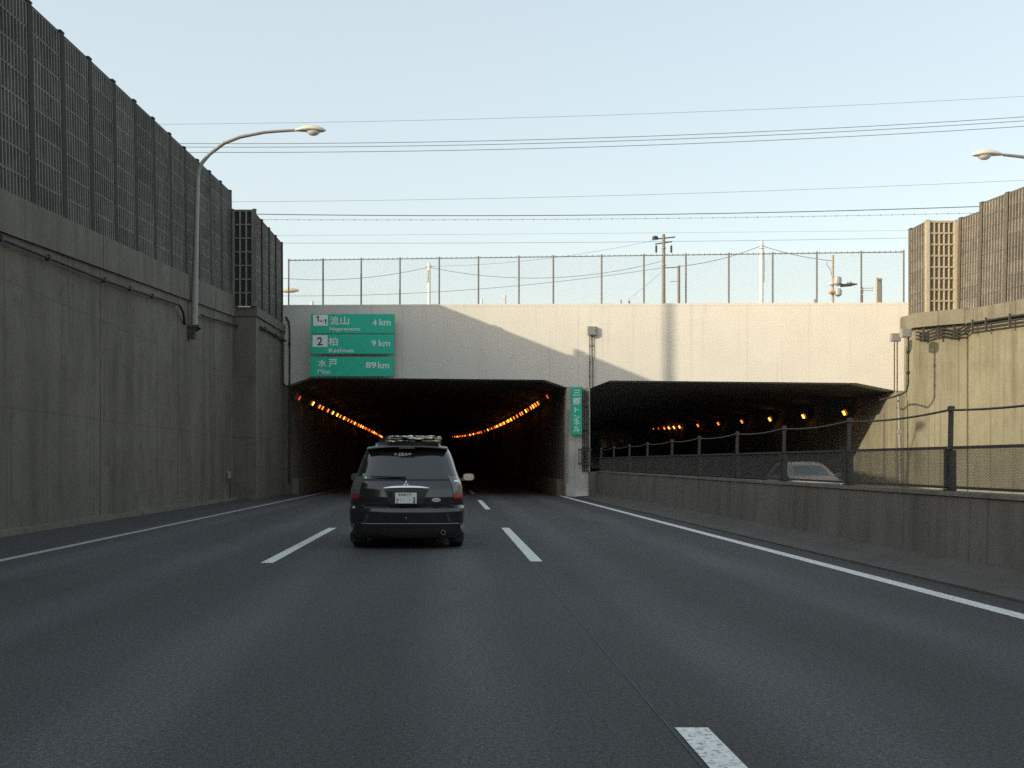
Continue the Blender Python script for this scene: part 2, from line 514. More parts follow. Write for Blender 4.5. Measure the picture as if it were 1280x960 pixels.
# ------------------------------------------------------------------ apron and median wall
def med(Y): return 6.2
mb = MB()
prof = [(5.36, -0.02), (5.36, 0.02), (5.95, 0.06), (6.12, 0.14), (6.25, 0.16), (6.25, -0.05)]
mb.prism(prof, 'y', -60, 50.2, M['apron'])
mb.build('apron', kind='structure')
wall = empty('median_wall', (6.2, 22, 0), label='low stained concrete wall between the two carriageways carrying a wire mesh fence', cat='wall')
def medtop(Y): return 0.945 + 0.0035 * (Y - 12)
yb = [-40, -20, -8, 2, 8.2, 14.3, 20.4, 26.5, 32.6, 38.7, 44.8, 50.45]
for a, b in zip(yb[:-1], yb[1:]):
    mb = MB()
    a2, b2 = a + 0.008 - 22, b - 0.008 - 22
    za, zb = medtop(a), medtop(b)
    mb.hexa([(0.0, a2, 0), (0.36, a2, 0), (0.0, b2, 0), (0.36, b2, 0), (0.03, a2, za - .05), (0.34, a2, za - .05), (0.03, b2, zb - .05), (0.34, b2, zb - .05)], M['median'])
    mb.build('wall_panel', wall)
    mb = MB()
    mb.hexa([(0.01, a2, za - .05), (0.36, a2, za - .05), (0.01, b2, zb - .05), (0.36, b2, zb - .05), (0.02, a2, za), (0.35, a2, za), (0.02, b2, zb), (0.35, b2, zb)], M['kerb'])
    mb.build('coping', wall)

mb = MB(); mb.box(-.30, -.002, 28.0, 28.43, 0, 1.05, M['median'])
mb.build('end_block', wall)
# fence on the median wall
fence = empty('mesh_fence', (6.37, 22.8, 0.97), label='low dark wire mesh fence on posts along the top of the median wall', cat='fence')
fy = [-1.0, 3.2, 7.3, 11.35, 15.24, 19.1, 22.8, 26.5, 30.5, 34.2, 38.4, 42.2, 46.2, 50.0]
def fl(x, y, z): return (x - 6.37, y - 22.8, z - 0.97)
for i, Y in enumerate(fy):
    mb = MB()
    zt = medtop(Y)
    mb.tube([fl(6.37, Y, zt), fl(6.39, Y, 2.02)], 0.035, M['dark_steel'], 8)
    mb.box(*[c for p in zip(fl(6.31, Y - .07, zt), fl(6.43, Y + .07, zt + .03)) for c in p], M['dark_steel'])
    mb.lathe([(0.045, 1.02), (0.045, 1.06), (0.02, 1.07)], (0.02, Y - 22.8, 0), 'z', M['dark_steel'], 10)
    p = mb.build('post', fence, smooth=True)
    mb = MB()
    mb.box(*[c for q in zip(fl(6.31, Y - .04, zt + .05), fl(6.44, Y + .04, zt + .52)) for c in q], M['dark_steel'])
    for zz in (.15, .38)[:0]:
        mb.box(*[c for q in zip(fl(6.27, Y - .09, zt + zz), fl(6.32, Y + .09, zt + zz + .035)) for c in q], M['galv'])
    mb.build('clamp', p)
for i, (a, b) in enumerate(zip(fy[:-1], fy[1:])):
    mb = MB()
    n = 10
    mb.tube([fl(6.36, a + (b - a) * k / n, 1.985 - 0.045 * (4 * (k / n) * (1 - k / n))) for k in range(n + 1)], 0.015, M['dark_steel'], 6)
    mb.build('cable', fence)
    za, zb = medtop(a) + 0.05, medtop(b) + 0.05
    y0, y1 = a + 0.06, b - 0.06
    mb = MB()
    for z0 in (0.0, 0.50):
        mb.bar(fl(6.35, y0, za + z0), fl(6.35, y1, zb + z0), 0.035, M['dark_steel'])
    for yy, zz in ((y0, za), (y1, zb)):
        mb.bar(fl(6.35, yy, zz + 0.01), fl(6.35, yy, zz + 0.49), 0.034, M['dark_steel'])
    fr = mb.build('panel_frame', fence)
    mb = MB()                                            # expanded metal: crossing thin strands
    pitch = 0.036
    L = y1 - y0
    k = -0.5
    while k < L:
        for s in (1, -1):
            u0, u1 = k, k + 0.5
            if s < 0: u0, u1 = u1, u0
            w0, w1 = 0.0, 0.5
            def clip(u0, w0, u1, w1):
                pts = []
                for (ua, wa, ub, wb) in ((u0, w0, u1, w1), (u1, w1, u0, w0)):
                    if ua < 0: f = (0 - ua) / (ub - ua); ua, wa = 0, wa + f * (wb - wa)
                    elif ua > L: f = (L - ua) / (ub - ua); ua, wa = L, wa + f * (wb - wa)
                    pts.append((ua, wa))
                return pts
            (ua, wa), (ub, wb) = clip(u0, w0, u1, w1)
            if abs(ub - ua) > 0.01:
                x = 6.35 + 0.0016 * s
                A = Vector(fl(x, y0 + ua, za + (zb - za) * ua / L + wa)); B = Vector(fl(x, y0 + ub, za + (zb - za) * ub / L + wb))
                nrm = Vector((0, -(wb - wa), ub - ua)).normalized() * 0.0024
                o = Vector((0.0012, 0, 0))
                mb.hexa([A - nrm - o, A - nrm + o, A + nrm - o, A + nrm + o, B - nrm - o, B - nrm + o, B + nrm - o, B + nrm + o], M['mesh'])
        k += pitch
    mb.build('wire_mesh', fr, fix=False)

# ------------------------------------------------------------------ retaining walls
def wall_seg(parent, name, X0, X1, ya, yb, za0, zb0, za1, zb1, m):  # box between X0 and X1 whose bottom and top run on a slope
    mb = MB()
    o = parent.location
    P = lambda x, y, z: (x - o.x, y - o.y, z - o.z)
    mb.hexa([P(X0, ya, za0), P(X1, ya, za0), P(X0, yb, zb0), P(X1, yb, zb0), P(X0, ya, za1), P(X1, ya, za1), P(X0, yb, zb1), P(X1, yb, zb1)], m)
    return mb.build(name, parent)
YJ = 45.92
def lbase(Y): return 6.34 + 0.06 * (Y - 22)
lw = empty('retaining_wall', (-8.2, 28, 0), label='dark stained concrete retaining wall in shade on the left below the tall noise barrier', cat='wall')
seams = [-48, -36, -24, -12, -3, 1.0, 7.8, 14.6, 21.4, 28.3, 36.4, 42.0, YJ]
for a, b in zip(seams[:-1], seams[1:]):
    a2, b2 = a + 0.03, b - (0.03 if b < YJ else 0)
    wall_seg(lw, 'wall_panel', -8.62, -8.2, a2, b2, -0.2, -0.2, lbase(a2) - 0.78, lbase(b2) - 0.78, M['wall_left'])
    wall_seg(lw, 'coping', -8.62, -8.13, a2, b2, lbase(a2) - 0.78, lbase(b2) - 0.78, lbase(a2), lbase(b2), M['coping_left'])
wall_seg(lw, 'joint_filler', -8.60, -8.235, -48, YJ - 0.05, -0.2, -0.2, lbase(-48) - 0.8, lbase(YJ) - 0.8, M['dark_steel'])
# the step in the wall and its last stretch up to the portal
XL2 = -7.35
wl2 = empty('retaining_wall', (-7.35, 50, 0), label='short dark concrete wall stretch stepping in beside the left tunnel mouth', cat='wall')
zl = 7.37
def l2(Y): return zl + 0.03 * (Y - YJ)
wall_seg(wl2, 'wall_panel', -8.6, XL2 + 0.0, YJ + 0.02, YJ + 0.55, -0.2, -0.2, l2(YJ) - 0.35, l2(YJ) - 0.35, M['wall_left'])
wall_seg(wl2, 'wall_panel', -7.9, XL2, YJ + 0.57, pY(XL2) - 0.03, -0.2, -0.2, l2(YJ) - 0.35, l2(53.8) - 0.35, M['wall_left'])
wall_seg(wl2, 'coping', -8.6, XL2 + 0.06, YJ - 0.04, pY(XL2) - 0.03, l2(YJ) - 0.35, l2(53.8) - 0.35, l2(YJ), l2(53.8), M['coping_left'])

# right side
YR = 45.6
XR1, XR2 = 18.24, 19.33
def rbase(Y): return 7.14 + 0.05 * (Y - YR)
rw = empty('retaining_wall', (19.2, 36, 0), label='sunlit tan concrete retaining wall with dark rain streaks on the right', cat='wall')
seams = [-48, -36, -24, -12, 0, 9, 18, 26, 32, 37.4, 44.58]
for a, b in zip(seams[:-1], seams[1:]):
    a2, b2 = a + 0.015, b - 0.015
    wall_seg(rw, 'wall_panel', XR2, XR2 + 0.5, a2, b2, -0.2, -0.2, rbase(a2) - 0.55, rbase(b2) - 0.55, M['wall_right'])
    wall_seg(rw, 'coping', XR2 - 0.12, XR2 + 0.5, a2, b2, rbase(a2) - 0.55, rbase(b2) - 0.55, rbase(a2), rbase(b2), M['coping_right'])
wall_seg(rw, 'joint_filler', XR2 + 0.03, XR2 + 0.45, -48, 44.5, -0.2, -0.2, rbase(-48) - 0.6, rbase(44.5) - 0.6, M['dark_steel'])
rw2 = empty('retaining_wall', (18.1, 46.5, 0), label='narrow tan concrete wall stretch stepping in beside the right tunnel mouth', cat='wall')
yend = pY(XR1) - 0.03
def pris(name, poly, z0, z1, m):
    mb = MB(); mb.prism([(x - 18.1, y - 46.5) for x, y in poly], 'z', z0, z1, m)
    mb.build(name, rw2)
zc = rbase(YR) - 0.55
pris('wall_panel', [(18.02, yend), (18.02, 46.15), (18.5, 45.62), (18.5, yend)], -0.2, zc, M['wall_right'])
pris('wall_panel', [(18.51, yend), (18.51, 45.61), (19.33, 44.72), (19.8, 44.72), (19.8, yend)], -0.2, zc, M['wall_right'])
pris('coping', [(17.86, yend), (17.86, 45.98), (18.45, 45.28), (19.2, 44.6), (19.85, 44.6), (19.85, yend)], zc, rbase(YR) + 0.004, M['coping_right'])

# ------------------------------------------------------------------ noise barriers
_pm = {}
def panel_mesh(L, h, nslat, sw, sd, ms, mk, rail=0.022, rd=0.8):
    key = (round(L, 3), h, nslat, ms.name)
    if ms.name.startswith('cream'): rail, rd = 0.03, 1.05
    if ms.name.startswith('brown'): rail, rd = 0.012, 0.5
    if key in _pm: return _pm[key]
    mb = MB()
    mb.box(0, L, 0.0, 0.07, 0.004, h - 0.004, mk)
    mb.box(0, L, -sd * rd, -0.001, 0.004, rail, ms)
    mb.box(0, L, -sd * rd, -0.001, h - rail, h - 0.004, ms)
    for k in range(nslat):
        x = L * (k + 0.5) / nslat if nslat > 6 else (L - sw) * k / (nslat - 1) + sw / 2
        mb.box(x - sw / 2, x + sw / 2, -sd, -0.001, rail, h - rail, ms)
    _pm[key] = mb.mesh('panel')
    return _pm[key]
_qm = {}
def post_mesh(h, m, w=0.15, d=0.17):
    key = (round(h, 3), m.name, w)
    if key in _qm: return _qm[key]
    mb = MB()
    mb.box(-w / 2, w / 2, -d / 2, -d / 2 + 0.018, 0, h, m)
    mb.box(-w / 2, w / 2, d / 2 - 0.018, d / 2, 0, h, m)
    mb.box(-0.012, 0.012, -d / 2 + 0.018, d / 2 - 0.018, 0, h, m)
    mb.box(-w / 2 - .012, w / 2 + .012, -d / 2 - .012, d / 2 + .012, h, h + 0.02, m)
    _qm[key] = mb.mesh('post')
    return _qm[key]
def barrier(loc, rz, rise, nb, L, rows, rh, nslat, sw, sd, ms, mk, mp, label, posts=True, lastpost=True, cap=True, depth=0.17, pw_=0.25):
    root = empty('noise_barrier', loc, (0, -math.atan(rise), rz), label=label, cat='noise barrier')
    H = rows * rh
    for i in range(nb + (1 if lastpost else 0)):
        if posts:
            link('post', post_mesh(H + 0.055, mp, pw_, depth), root, (i * L, 0, 0))
    gap = pw_ / 2 - 0.012
    inner = L - 2 * gap
    for i in range(nb):
        for r in range(rows):
            link('panel', panel_mesh(inner, rh, nslat, sw, sd, ms, mk), root, (i * L + gap, 0.0, r * rh))
        if cap:
            mb = MB(); mb.box(i * L + 0.06, (i + 1) * L - 0.06, -0.05, 0.085, H, H + 0.05, mp)
            mb.build('top_rail', root)
    return root
NB = 30
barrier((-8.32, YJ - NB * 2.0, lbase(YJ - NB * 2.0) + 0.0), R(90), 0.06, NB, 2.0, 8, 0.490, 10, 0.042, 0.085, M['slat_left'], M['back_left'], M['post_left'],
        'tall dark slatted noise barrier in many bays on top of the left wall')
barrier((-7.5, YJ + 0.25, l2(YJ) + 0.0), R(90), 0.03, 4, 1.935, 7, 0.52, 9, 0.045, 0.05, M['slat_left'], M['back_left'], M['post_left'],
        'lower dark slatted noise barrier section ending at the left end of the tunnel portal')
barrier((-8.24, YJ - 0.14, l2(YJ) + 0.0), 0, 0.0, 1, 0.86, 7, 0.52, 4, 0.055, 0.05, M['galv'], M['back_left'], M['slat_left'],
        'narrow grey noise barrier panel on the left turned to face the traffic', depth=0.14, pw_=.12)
# right: far short stretch, the cream panel that faces the traffic, a low bay, then the taller run
barrier((XR1 + 0.05, pY(XR1) - 0.1, rbase(YR)), R(-90), 0.0, 1, 1.55, 8, 0.43, 6, 0.07, 0.07, M['slat_right'], M['back_right'], M['post_right'],
        'narrow brown ribbed noise barrier bay on the right touching the portal', lastpost=False)
barrier((XR1 + 0.02, YR + 0.12, rbase(YR)), 0, 0.0, 1, 1.08, 8, 0.43, 6, 0.045, 0.04, M['cream'], M['infill'], M['cream'],
        'cream framed noise barrier panel with brown cells facing the traffic on the right', depth=0.15, pw_=.13)
barrier((XR2 + 0.12, YR - 0.02, rbase(YR)), R(-90), -0.05, 1, 1.75, 8, 0.435, 7, 0.07, 0.07, M['slat_right'], M['back_right'], M['post_right'],
        'single lower brown ribbed noise barrier bay right of the cream panel', lastpost=False)
barrier((XR2 + 0.12, YR - 1.80, rbase(YR - 1.8)), R(-90), -0.05, 12, 2.0, 8, 0.47, 8, 0.07, 0.07, M['slat_right'], M['back_right'], M['post_right'],
        'tall brown ribbed noise barrier run on the right wall at the picture edge')

# ------------------------------------------------------------------ tunnel portal
def ztop(X): return 8.30 - 0.030 * X
def zsof(X): return 5.07 - 0.0285 * X
portal = empty('tunnel_portal', (6, pY(6), 0), label='broad pale concrete tunnel portal wall above two dark tunnel mouths', cat='tunnel portal')
def pw(X, Z, back=0.0):
    return (X - 6, pY(X) + back - pY(6), Z)
def pslab(name, outline, back, m, front=0.0):
    n = len(outline)
    mb = MB()
    mb.add([pw(x, z, front) for x, z in outline] + [pw(x, z, back) for x, z in outline],
           [tuple(range(n)), tuple(range(2 * n - 1, n - 1, -1))] + [(i, (i + 1) % n, n + (i + 1) % n, n + i) for i in range(n)], m)
    return mb.build(name, portal)
XA, XB, XC, XD = -7.12, 5.02, 5.98, 17.75               # tunnel mouth edges
low = [(-8.4, 4.9), (XA, 4.92), (-6.15, zsof(-6.15)), (4.08, zsof(4.08)), (XB, 4.62), (XC, 4.56), (6.80, zsof(6.8)), (16.3, zsof(16.3)), (XD, 4.27), (19.4, 4.2)]
# the wall above the mouths, cast in four lengths
def lint(xa, xb):
    pts = [p for p in low if xa < p[0] < xb]
    def zl_(x):
        for (x0, z0), (x1, z1) in zip(low[:-1], low[1:]):
            if x0 <= x <= x1: return z0 + (z1 - z0) * (x - x0) / (x1 - x0)
    return [(xa, zl_(xa))] + pts + [(xb, zl_(xb)), (xb, ztop(xb) - .10), (xa, ztop(xa) - .10)]
for xa, xb in ((-8.4, -2.0), (-1.994, 5.5), (5.506, 12.2), (12.206, 19.4)):
    pslab('wall_panel', lint(xa, xb), 0.9, M['portal'])
pslab('coping', [(-8.4, ztop(-8.4) - .10), (19.4, ztop(19.4) - .10), (19.4, ztop(19.4)), (-8.4, ztop(-8.4))], 0.95, M['portal'], -0.006)
pslab('pier', [(XB, -0.1), (XC, -0.1), (XC, 4.56), (XB, 4.62)], 0.9, M['pier'], 0.012)
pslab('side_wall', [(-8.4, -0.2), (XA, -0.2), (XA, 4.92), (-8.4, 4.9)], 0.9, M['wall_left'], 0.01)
pslab('side_wall', [(XD, -0.2), (19.4, -0.2), (19.4, 4.2), (XD, 4.27)], 0.9, M['wall_right'], 0.01)

def bore(name, outline, label, x_ref, m):
    root = empty(name, (x_ref, 52, 0), label=label, cat='tunnel')
    Ys = [0.0] + [3.0 + 6.0 * k for k in range(37)]
    n = len(outline)
    v = []
    for d in Ys:
        for x, z in outline:
            Y = pY(x) + 0.905 + d
            v.append((x + bend(Y) - x_ref, Y - 52, z + sag(Y)))
    f = []
    for i in range(len(Ys) - 1):
        for k in range(n - 1):
            f.append((i * n + k, i * n + k + 1, (i + 1) * n + k + 1, (i + 1) * n + k))
    f.append(tuple((len(Ys) - 1) * n + k for k in range(n)))
    mb = MB(); mb.add(v, f, m)
    mb.build('lining', root, fix=False)
    return root
Lb = bore('tunnel_bore', [(XA, -0.1), (XA, 4.92), (-6.15, zsof(-6.15)), (4.08, zsof(4.08)), (XB, 4.62), (XB, -0.1)],
          'dark left tunnel interior with two curving rows of orange lights', -1, M['bore'])
Rb = bore('tunnel_bore', [(XC, -0.1), (XC, 4.56), (6.80, zsof(6.8)), (16.3, zsof(16.3)), (XD, 4.27), (XD, -0.1)],
          'dark right tunnel interior with one row of orange lights', 12, M['bore'])
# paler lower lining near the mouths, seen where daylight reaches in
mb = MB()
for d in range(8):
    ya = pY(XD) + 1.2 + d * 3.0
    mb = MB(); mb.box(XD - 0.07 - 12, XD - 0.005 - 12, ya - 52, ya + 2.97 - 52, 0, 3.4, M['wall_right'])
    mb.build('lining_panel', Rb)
for x0, x1 in ((XA + .004, XA + .30), (XB - .30, XB - .004)):
    for d in range(20):
        ya = pY(x0) + 1.0 + d * 4.0
        yb = ya + 3.96
        mb = MB()
        p = []
        for z in (-0.05, 0.72):
            for y in (ya, yb):
                for x in (x0, x1): p.append((x + 1 + bend(y), y - 52, z + sag(y)))
        mb.hexa(p, M['bore_low'])
        mb.build('kerb_block', Lb)

# sodium lights inside
def light_mesh(w, d, h, m):
    mb = MB(); mb.box(-w / 2, w / 2, -d / 2, d / 2, -h / 2, h / 2, m)
    return mb.mesh('light')
hs = light_mesh(0.12, 0.36, 0.30, M['housing'])
lens = {k: light_mesh(0.05, 0.16, 0.19, M['lamp_' + k]) for k in 'abc'}
lens_small = {k: light_mesh(0.07, 0.16, 0.19, M['lamp_' + k]) for k in 'abc'}
def tunnel_light(x, y, z, side, k, label, group, kids=True):
    if kids:
        o = empty('tunnel_light', (x, y, z), (0, R(28) * side, 0), label=label, cat='tunnel light', group=group)
        link('housing', hs, o, (-side * 0.09, 0, 0))
        link('lens', lens[k], o, (side * 0.062, -0.05, 0))
    else:
        o = link('tunnel_light', lens_small[k], None, (x, y, z), label=label, cat='tunnel light', group=group)
        o.rotation_euler = (0, R(28) * side, 0)
    return o
rnd = random.Random(3)
def row(x, z, side, y0, grp, label, first):
    y, i = y0, 0
    while y < 192:
        k = rnd.choice('aabbbcc') if y < 120 else rnd.choice('abbbc')
        lb = label if i >= 14 else ORD[i] + ' ' + label.replace(' in the dense row', ' from the mouth in the dense row')
        tunnel_light(x + bend(y), y, z + sag(y), side, k, lb, grp, y < 125)
        i += 1
        y += rnd.choice((1.6, 1.6, 1.6, 2.2, 3.0)) * (1.0 if y < 110 else 1.9)
row(-6.62, 4.36, 1, 58.6, 'orange lights in a row on the left wall of the left tunnel', 'orange light in the dense row, left wall of left tunnel', 54)
row(4.52, 4.42, -1, 59.5, 'orange lights in a row on the right wall of the left tunnel', 'orange light in the dense row, right wall of left tunnel', 54)
tunnel_light(-6.8, 54.6, 4.40, 1, 'c', 'dim red orange light alone just inside the left edge of the left tunnel mouth', None)
tunnel_light(4.62, 55.2, 4.50, -1, 'c', 'dim red orange light alone just inside the right edge of the left tunnel mouth', None)
for i, px in enumerate((1056, 1005, 963, 928, 898.5, 873, 850)):
    y = 17.35 * FPX / (px - VX)
    tunnel_light(17.35, y, 3.62 + 0.0165 * (y - 52), -1, 'a' if i in (0, 1, 2, 6) else 'b',
                 ['largest and nearest', 'second nearest', 'third nearest', 'fourth nearest', 'fifth nearest', 'sixth nearest', 'seventh nearest'][i] + ' orange lamp of the row on the right wall of the right tunnel',
                 'spaced orange lamps in the right tunnel')
for i, px in enumerate((843, 836.6, 831, 824, 818, 813, 808.7, 805, 801, 797.5)):
    y = 17.35 * FPX / (px - VX)
    tunnel_light(17.35, y, 3.62 + 0.0165 * (y - 52), -1, 'aabcbbaabb'[i], ORD[i] + ' of the small close set orange lamps deep in the right tunnel', 'close set far orange lamps in the right tunnel')

# ------------------------------------------------------------------ fence on the portal
pf = empty('chain_link_fence', (6, pY(6) + 0.3, ztop(6)), label='thin chain link fence on slim posts along the top of the portal', cat='fence')
fpx = [361, 404, 451.6, 500, 549, 598, 648.5, 691.5, 751.8, 804.6, 857, 910.6, 965.4, 1020.5, 1076, 1129]
fx = [atP(p, 380, -0.35).x for p in fpx]
def pfl(X, Z): return (X - 6, pY(X) - pY(6), Z - ztop(6))
FH = 2.05
for X in fx:
    mb = MB()
    mb.tube([pfl(X, ztop(X) - 0.05), pfl(X, ztop(X) + FH + 0.07)], 0.036, M['fence'], 8)
    q = pfl(X, ztop(X))
    mb.box(q[0] - .07, q[0] + .07, q[1] - .07, q[1] + .07, q[2], q[2] + .02, M['fence'])
    mb.build('post', pf, smooth=True)
for a, b in zip(fx[:-1], fx[1:]):
    mb = MB()
    mb.tube([pfl(a + .03, ztop(a) + FH), pfl(b - .03, ztop(b) + FH)], 0.021, M['fence'], 6)
    for k in range(8):
        X = a + (b - a) * (k + .5) / 8
        q = pfl(X, ztop(X) + FH)
        mb.box(q[0] - .012, q[0] + .012, q[1] - .012, q[1] + .012, q[2] - .03, q[2] + .055, M['fence'])
    mb.build('top_rail', pf)
    mb = MB()
    L = b - a
    k = -FH
    while k < L:
        for s in (1, -1):
            u0, w0, u1, w1 = (k, 0, k + FH, FH) if s > 0 else (k + FH, 0, k, FH)
            seg = []
            for (ua, wa, ub, wb) in ((u0, w0, u1, w1), (u1, w1, u0, w0)):
                if ua < 0: f = (0 - ua) / (ub - ua); ua, wa = 0, wa + f * (wb - wa)
                elif ua > L: f = (L - ua) / (ub - ua); ua, wa = L, wa + f * (wb - wa)
                seg.append((ua, wa))
            (ua, wa), (ub, wb) = seg
            if abs(ub - ua) > 0.02:
                A = Vector(pfl(a + ua, ztop(a + ua) + wa)); B = Vector(pfl(a + ub, ztop(a + ub) + wb))
                A.y += .004 * s; B.y += .004 * s
                mb.tube([A, B], 0.0028, M['fence'], 3, False)
        k += 0.11
    mb.build('wire_mesh', pf, fix=False)

# ------------------------------------------------------------------ boxes, conduits, pipes
def conduit(pts, r, m, label, cat='conduit', clamps=(), name='conduit', n=8):
    root = empty(name, pts[len(pts) // 2], label=label, cat=cat)
    o = Vector(pts[len(pts) // 2])
    mb = MB(); mb.tube([Vector(p) - o for p in pts], r, m, n)
    mb.build('pipe', root, smooth=True)
    for c in clamps:
        mb = MB(); c = Vector(c) - o
        mb.box(c.x - r * 1.4, c.x + r * 1.4, c.y - r * 1.0, c.y + r * 1.0, c.z - r * 1.5, c.z + r * 1.5, m)
        mb.build('clamp', root)
    return root
def lerp(a, b, t): return Vector(a) + (Vector(b) - Vector(a)) * t
def cbox(c, sx, sy, sz, label, name='junction_box'):
    root = empty(name, c, label=label, cat='electrical box')
    mb = MB(); mb.box(-sx / 2, sx / 2, -sy / 2, sy / 2, -sz / 2, sz / 2, M['box_grey'])
    mb.build('case', root, bevel=0.012)
    mb = MB(); mb.box(-sx / 2 + .03, sx / 2 - .03, -sy / 2 - .012, -sy / 2 + .002, -sz / 2 + .03, sz / 2 - .03, M['box_grey'])
    d = mb.build('lid', root)
    mb = MB(); mb.box(sx / 2 - .07, sx / 2 - .05, -sy / 2 - .022, -sy / 2 - .012, -.03, .03, M['dark_steel'])
    mb.build('latch', d)
    return root
cbox(atP(740, 413.5, 0.11), 0.38, 0.16, 0.37, 'small grey box high on the portal above the pier between both mouths')
for i, px in enumerate((737.2, 741.0)):
    conduit([atP(px, 418.5, .05), atP(px, 484, .05)], 0.018, M['rust_pipe'],
            ['left', 'right'][i] + ' one of two thin brown pipes running down from the box above the pier', clamps=[atP(px, y, .04) for y in (432, 452, 470)])
for i, px in enumerate((728.5, 730.6, 732.8, 735.0)):
    conduit([atP(px, 486 + i, .05), atP(px, 590, .05)], 0.022, M['conduit'], ['leftmost', 'second from left', 'third from left', 'rightmost'][i] + ' thin dark pipe of the bundle of four down the pier',
            clamps=[atP(px, y, .05) for y in (508, 538, 560)])['group'] = 'pipes down the pier'
conduit([atP(709.4, 511, .05), atP(709.2, 602, .05)], 0.028, M['white_pipe'], 'pale pipe up the left edge of the pier')
conduit([atP(737, 511, .05), atP(737, 560, .05)], 0.028, M['white_pipe'], 'pale pipe up the right edge of the pier')
mb = MB()                                               # dark rack at the foot of the pier
c = atP(731.5, 571, .16)
rack = empty('cable_rack', c, label='dark cable rack on the pier just above the fence', cat='cable rack')
for k in range(6):
    mb = MB(); mb.box(-.28 + k * .1, -.26 + k * .1, -.05, .05, -.35, .35, M['dark_steel']); mb.build('bar', rack)
for z in (-.3, .3):
    mb = MB(); mb.box(-.3, .28, -.06, -.052, z - .03, z + .03, M['dark_steel']); mb.build('rail', rack)

# left wall cable
wx = -8.06
pts = [atX(p, q, wx) for p, q in ((-160, 238), (-60, 275), (0, 298), (60, 322), (130, 350), (190, 370), (212, 377))]
conduit(pts + [at(224, 381, 36.0), at(229, 390, 36.4), at(231, 405, 37.3)], 0.038, M['conduit'],
        'dark cable pipe sloping along the left wall down to the street lamp bracket', clamps=[pts[2], pts[3], pts[4], lerp(pts[4], pts[5], .5), pts[5]])
conduit([atX(p, q, wx) for p, q in ((252, 394), (276, 401), (297, 407))], 0.04, M['conduit'], 'dark cable pipe on the left wall right of the street lamp bracket')
x2 = -7.26
conduit([Vector((x2, Y, CAMH + (VY - q) / FPX * Y)) for Y, q in ((46.6, 409), (48.5, 414), (50.5, 419), (52.4, 424), (53.6, 426))], 0.05, M['conduit'],
        'dark cable pipe along the short wall beside the left tunnel mouth',
        clamps=[Vector((x2, Y, CAMH + (VY - q) / FPX * Y)) for Y, q in ((47.5, 411), (50.5, 419), (52.8, 425))])
conduit([Vector((x2, 52.6, CAMH + (VY - q) / FPX * 52.6)) for q in (426, 450, 478)] + [Vector((x2 + .1, 53.4, CAMH + (VY - 484) / FPX * 53.4))], 0.03, M['conduit'], 'thin dark pipe dropping down the short wall to the left tunnel mouth')
conduit([atP(357.5, 396, .05), atP(361, 402, .05), atP(362, 412, .05), atP(362, 480, .05), atP(362, 604, .05)], 0.04, M['conduit'], 'dark drain pipe down the corner of the portal left of the signs',
        clamps=[atP(362, 430, .05), atP(362, 520, .05)])
cbox(Vector((-8.14, 44.6, 0.95)), 0.10, 0.28, 0.26, 'small pale box low on the left wall near its step')
b = MB(); b.tube([(0, 0, .0), (0, 0, .82)], 0.02, M['conduit'], 6)
b.build('standpipe', loc=(-8.1, 44.6, 0.0), label='short dark pipe from the ground up to the small pale box on the left wall', cat='pipe')

# right wall pipes
for i in range(3):
    dz = -0.13 * i
    A = [atX(p, q, 17.76) + Vector((0, 0, dz)) for p, q in ((1139, 412.5), (1160, 411.8), (1181, 411.5))]
    A = [Vector((17.95 + t * 1.15, 46.0 - t * 1.25, 6.42 + dz - 0.06 * math.sin(t * 9))) for t in (0, .2, .4, .6, .8, 1.0)]
    B = [Vector((XR2 - 0.2, Y, 6.50 + dz + 0.05 * (Y - YR) + (0.10 if Y < 44.3 else 0.0))) for Y in (44.5, 44.2, 43.9, 42, 38, 34, 30, 26)]
    conduit(A + B, 0.035, M['conduit'], ['topmost', 'middle', 'lowest'][i] + ' of three dark pipes running round the right wall below its coping', n=8)
for k, c in enumerate([Vector((17.92 + t, 45.95 - t * 1.09, 6.30)) for t in (.2, .6, 1.0)] + [Vector((XR2 - .23, Y, 6.47 + .05 * (Y - YR))) for Y in (43.7, 42.6, 40.8, 39, 37, 35)]):
    mb = MB(); mb.box(-.03, .03, -.03, .03, -.24, .24, M['dark_steel'])
    mb.build('pipe_bracket', loc=c, label=ORD[k] + ' small dark bracket from the tunnel corner holding the three pipes on the right wall', cat='bracket', group='brackets of the right wall pipes')
cbox(at(1119, 422, 46.5), 0.36, 0.22, 0.32, 'grey box on the portal at the corner above the right tunnel mouth')
cbox(at(1132, 416.5, 45.2), 0.36, 0.26, 0.32, 'pale grey box on the corner of the right wall where three pipes end')
for i, px in enumerate((1118, 1121.5)):
    conduit([at(px, 427, 47.0), at(px, 490, 47.0)], 0.026, M['rust_pipe'], ['left', 'right'][i] + ' rusty thin pipe under the grey box at the right tunnel corner')
conduit([at(1135.5, 422, 45.2), at(1135.3, 480, 45.2), at(1133, 489, 45.3), at(1126, 493, 45.4), at(1117, 496, 46.6), at(1100, 500, 47.3)], 0.036, M['conduit'],
        'dark pipe dropping from the pale box and bending into the right tunnel mouth', clamps=[at(1135.5, 440, 45.2), at(1135.4, 466, 45.2)])
conduit([at(1123, 495, 46.9), at(1124.5, 540, 46.9), at(1125.5, 607, 46.9)], 0.05, M['white_pipe'], 'pale drain pipe down the corner right of the right tunnel mouth', clamps=[at(1124.5, 540, 46.9)])

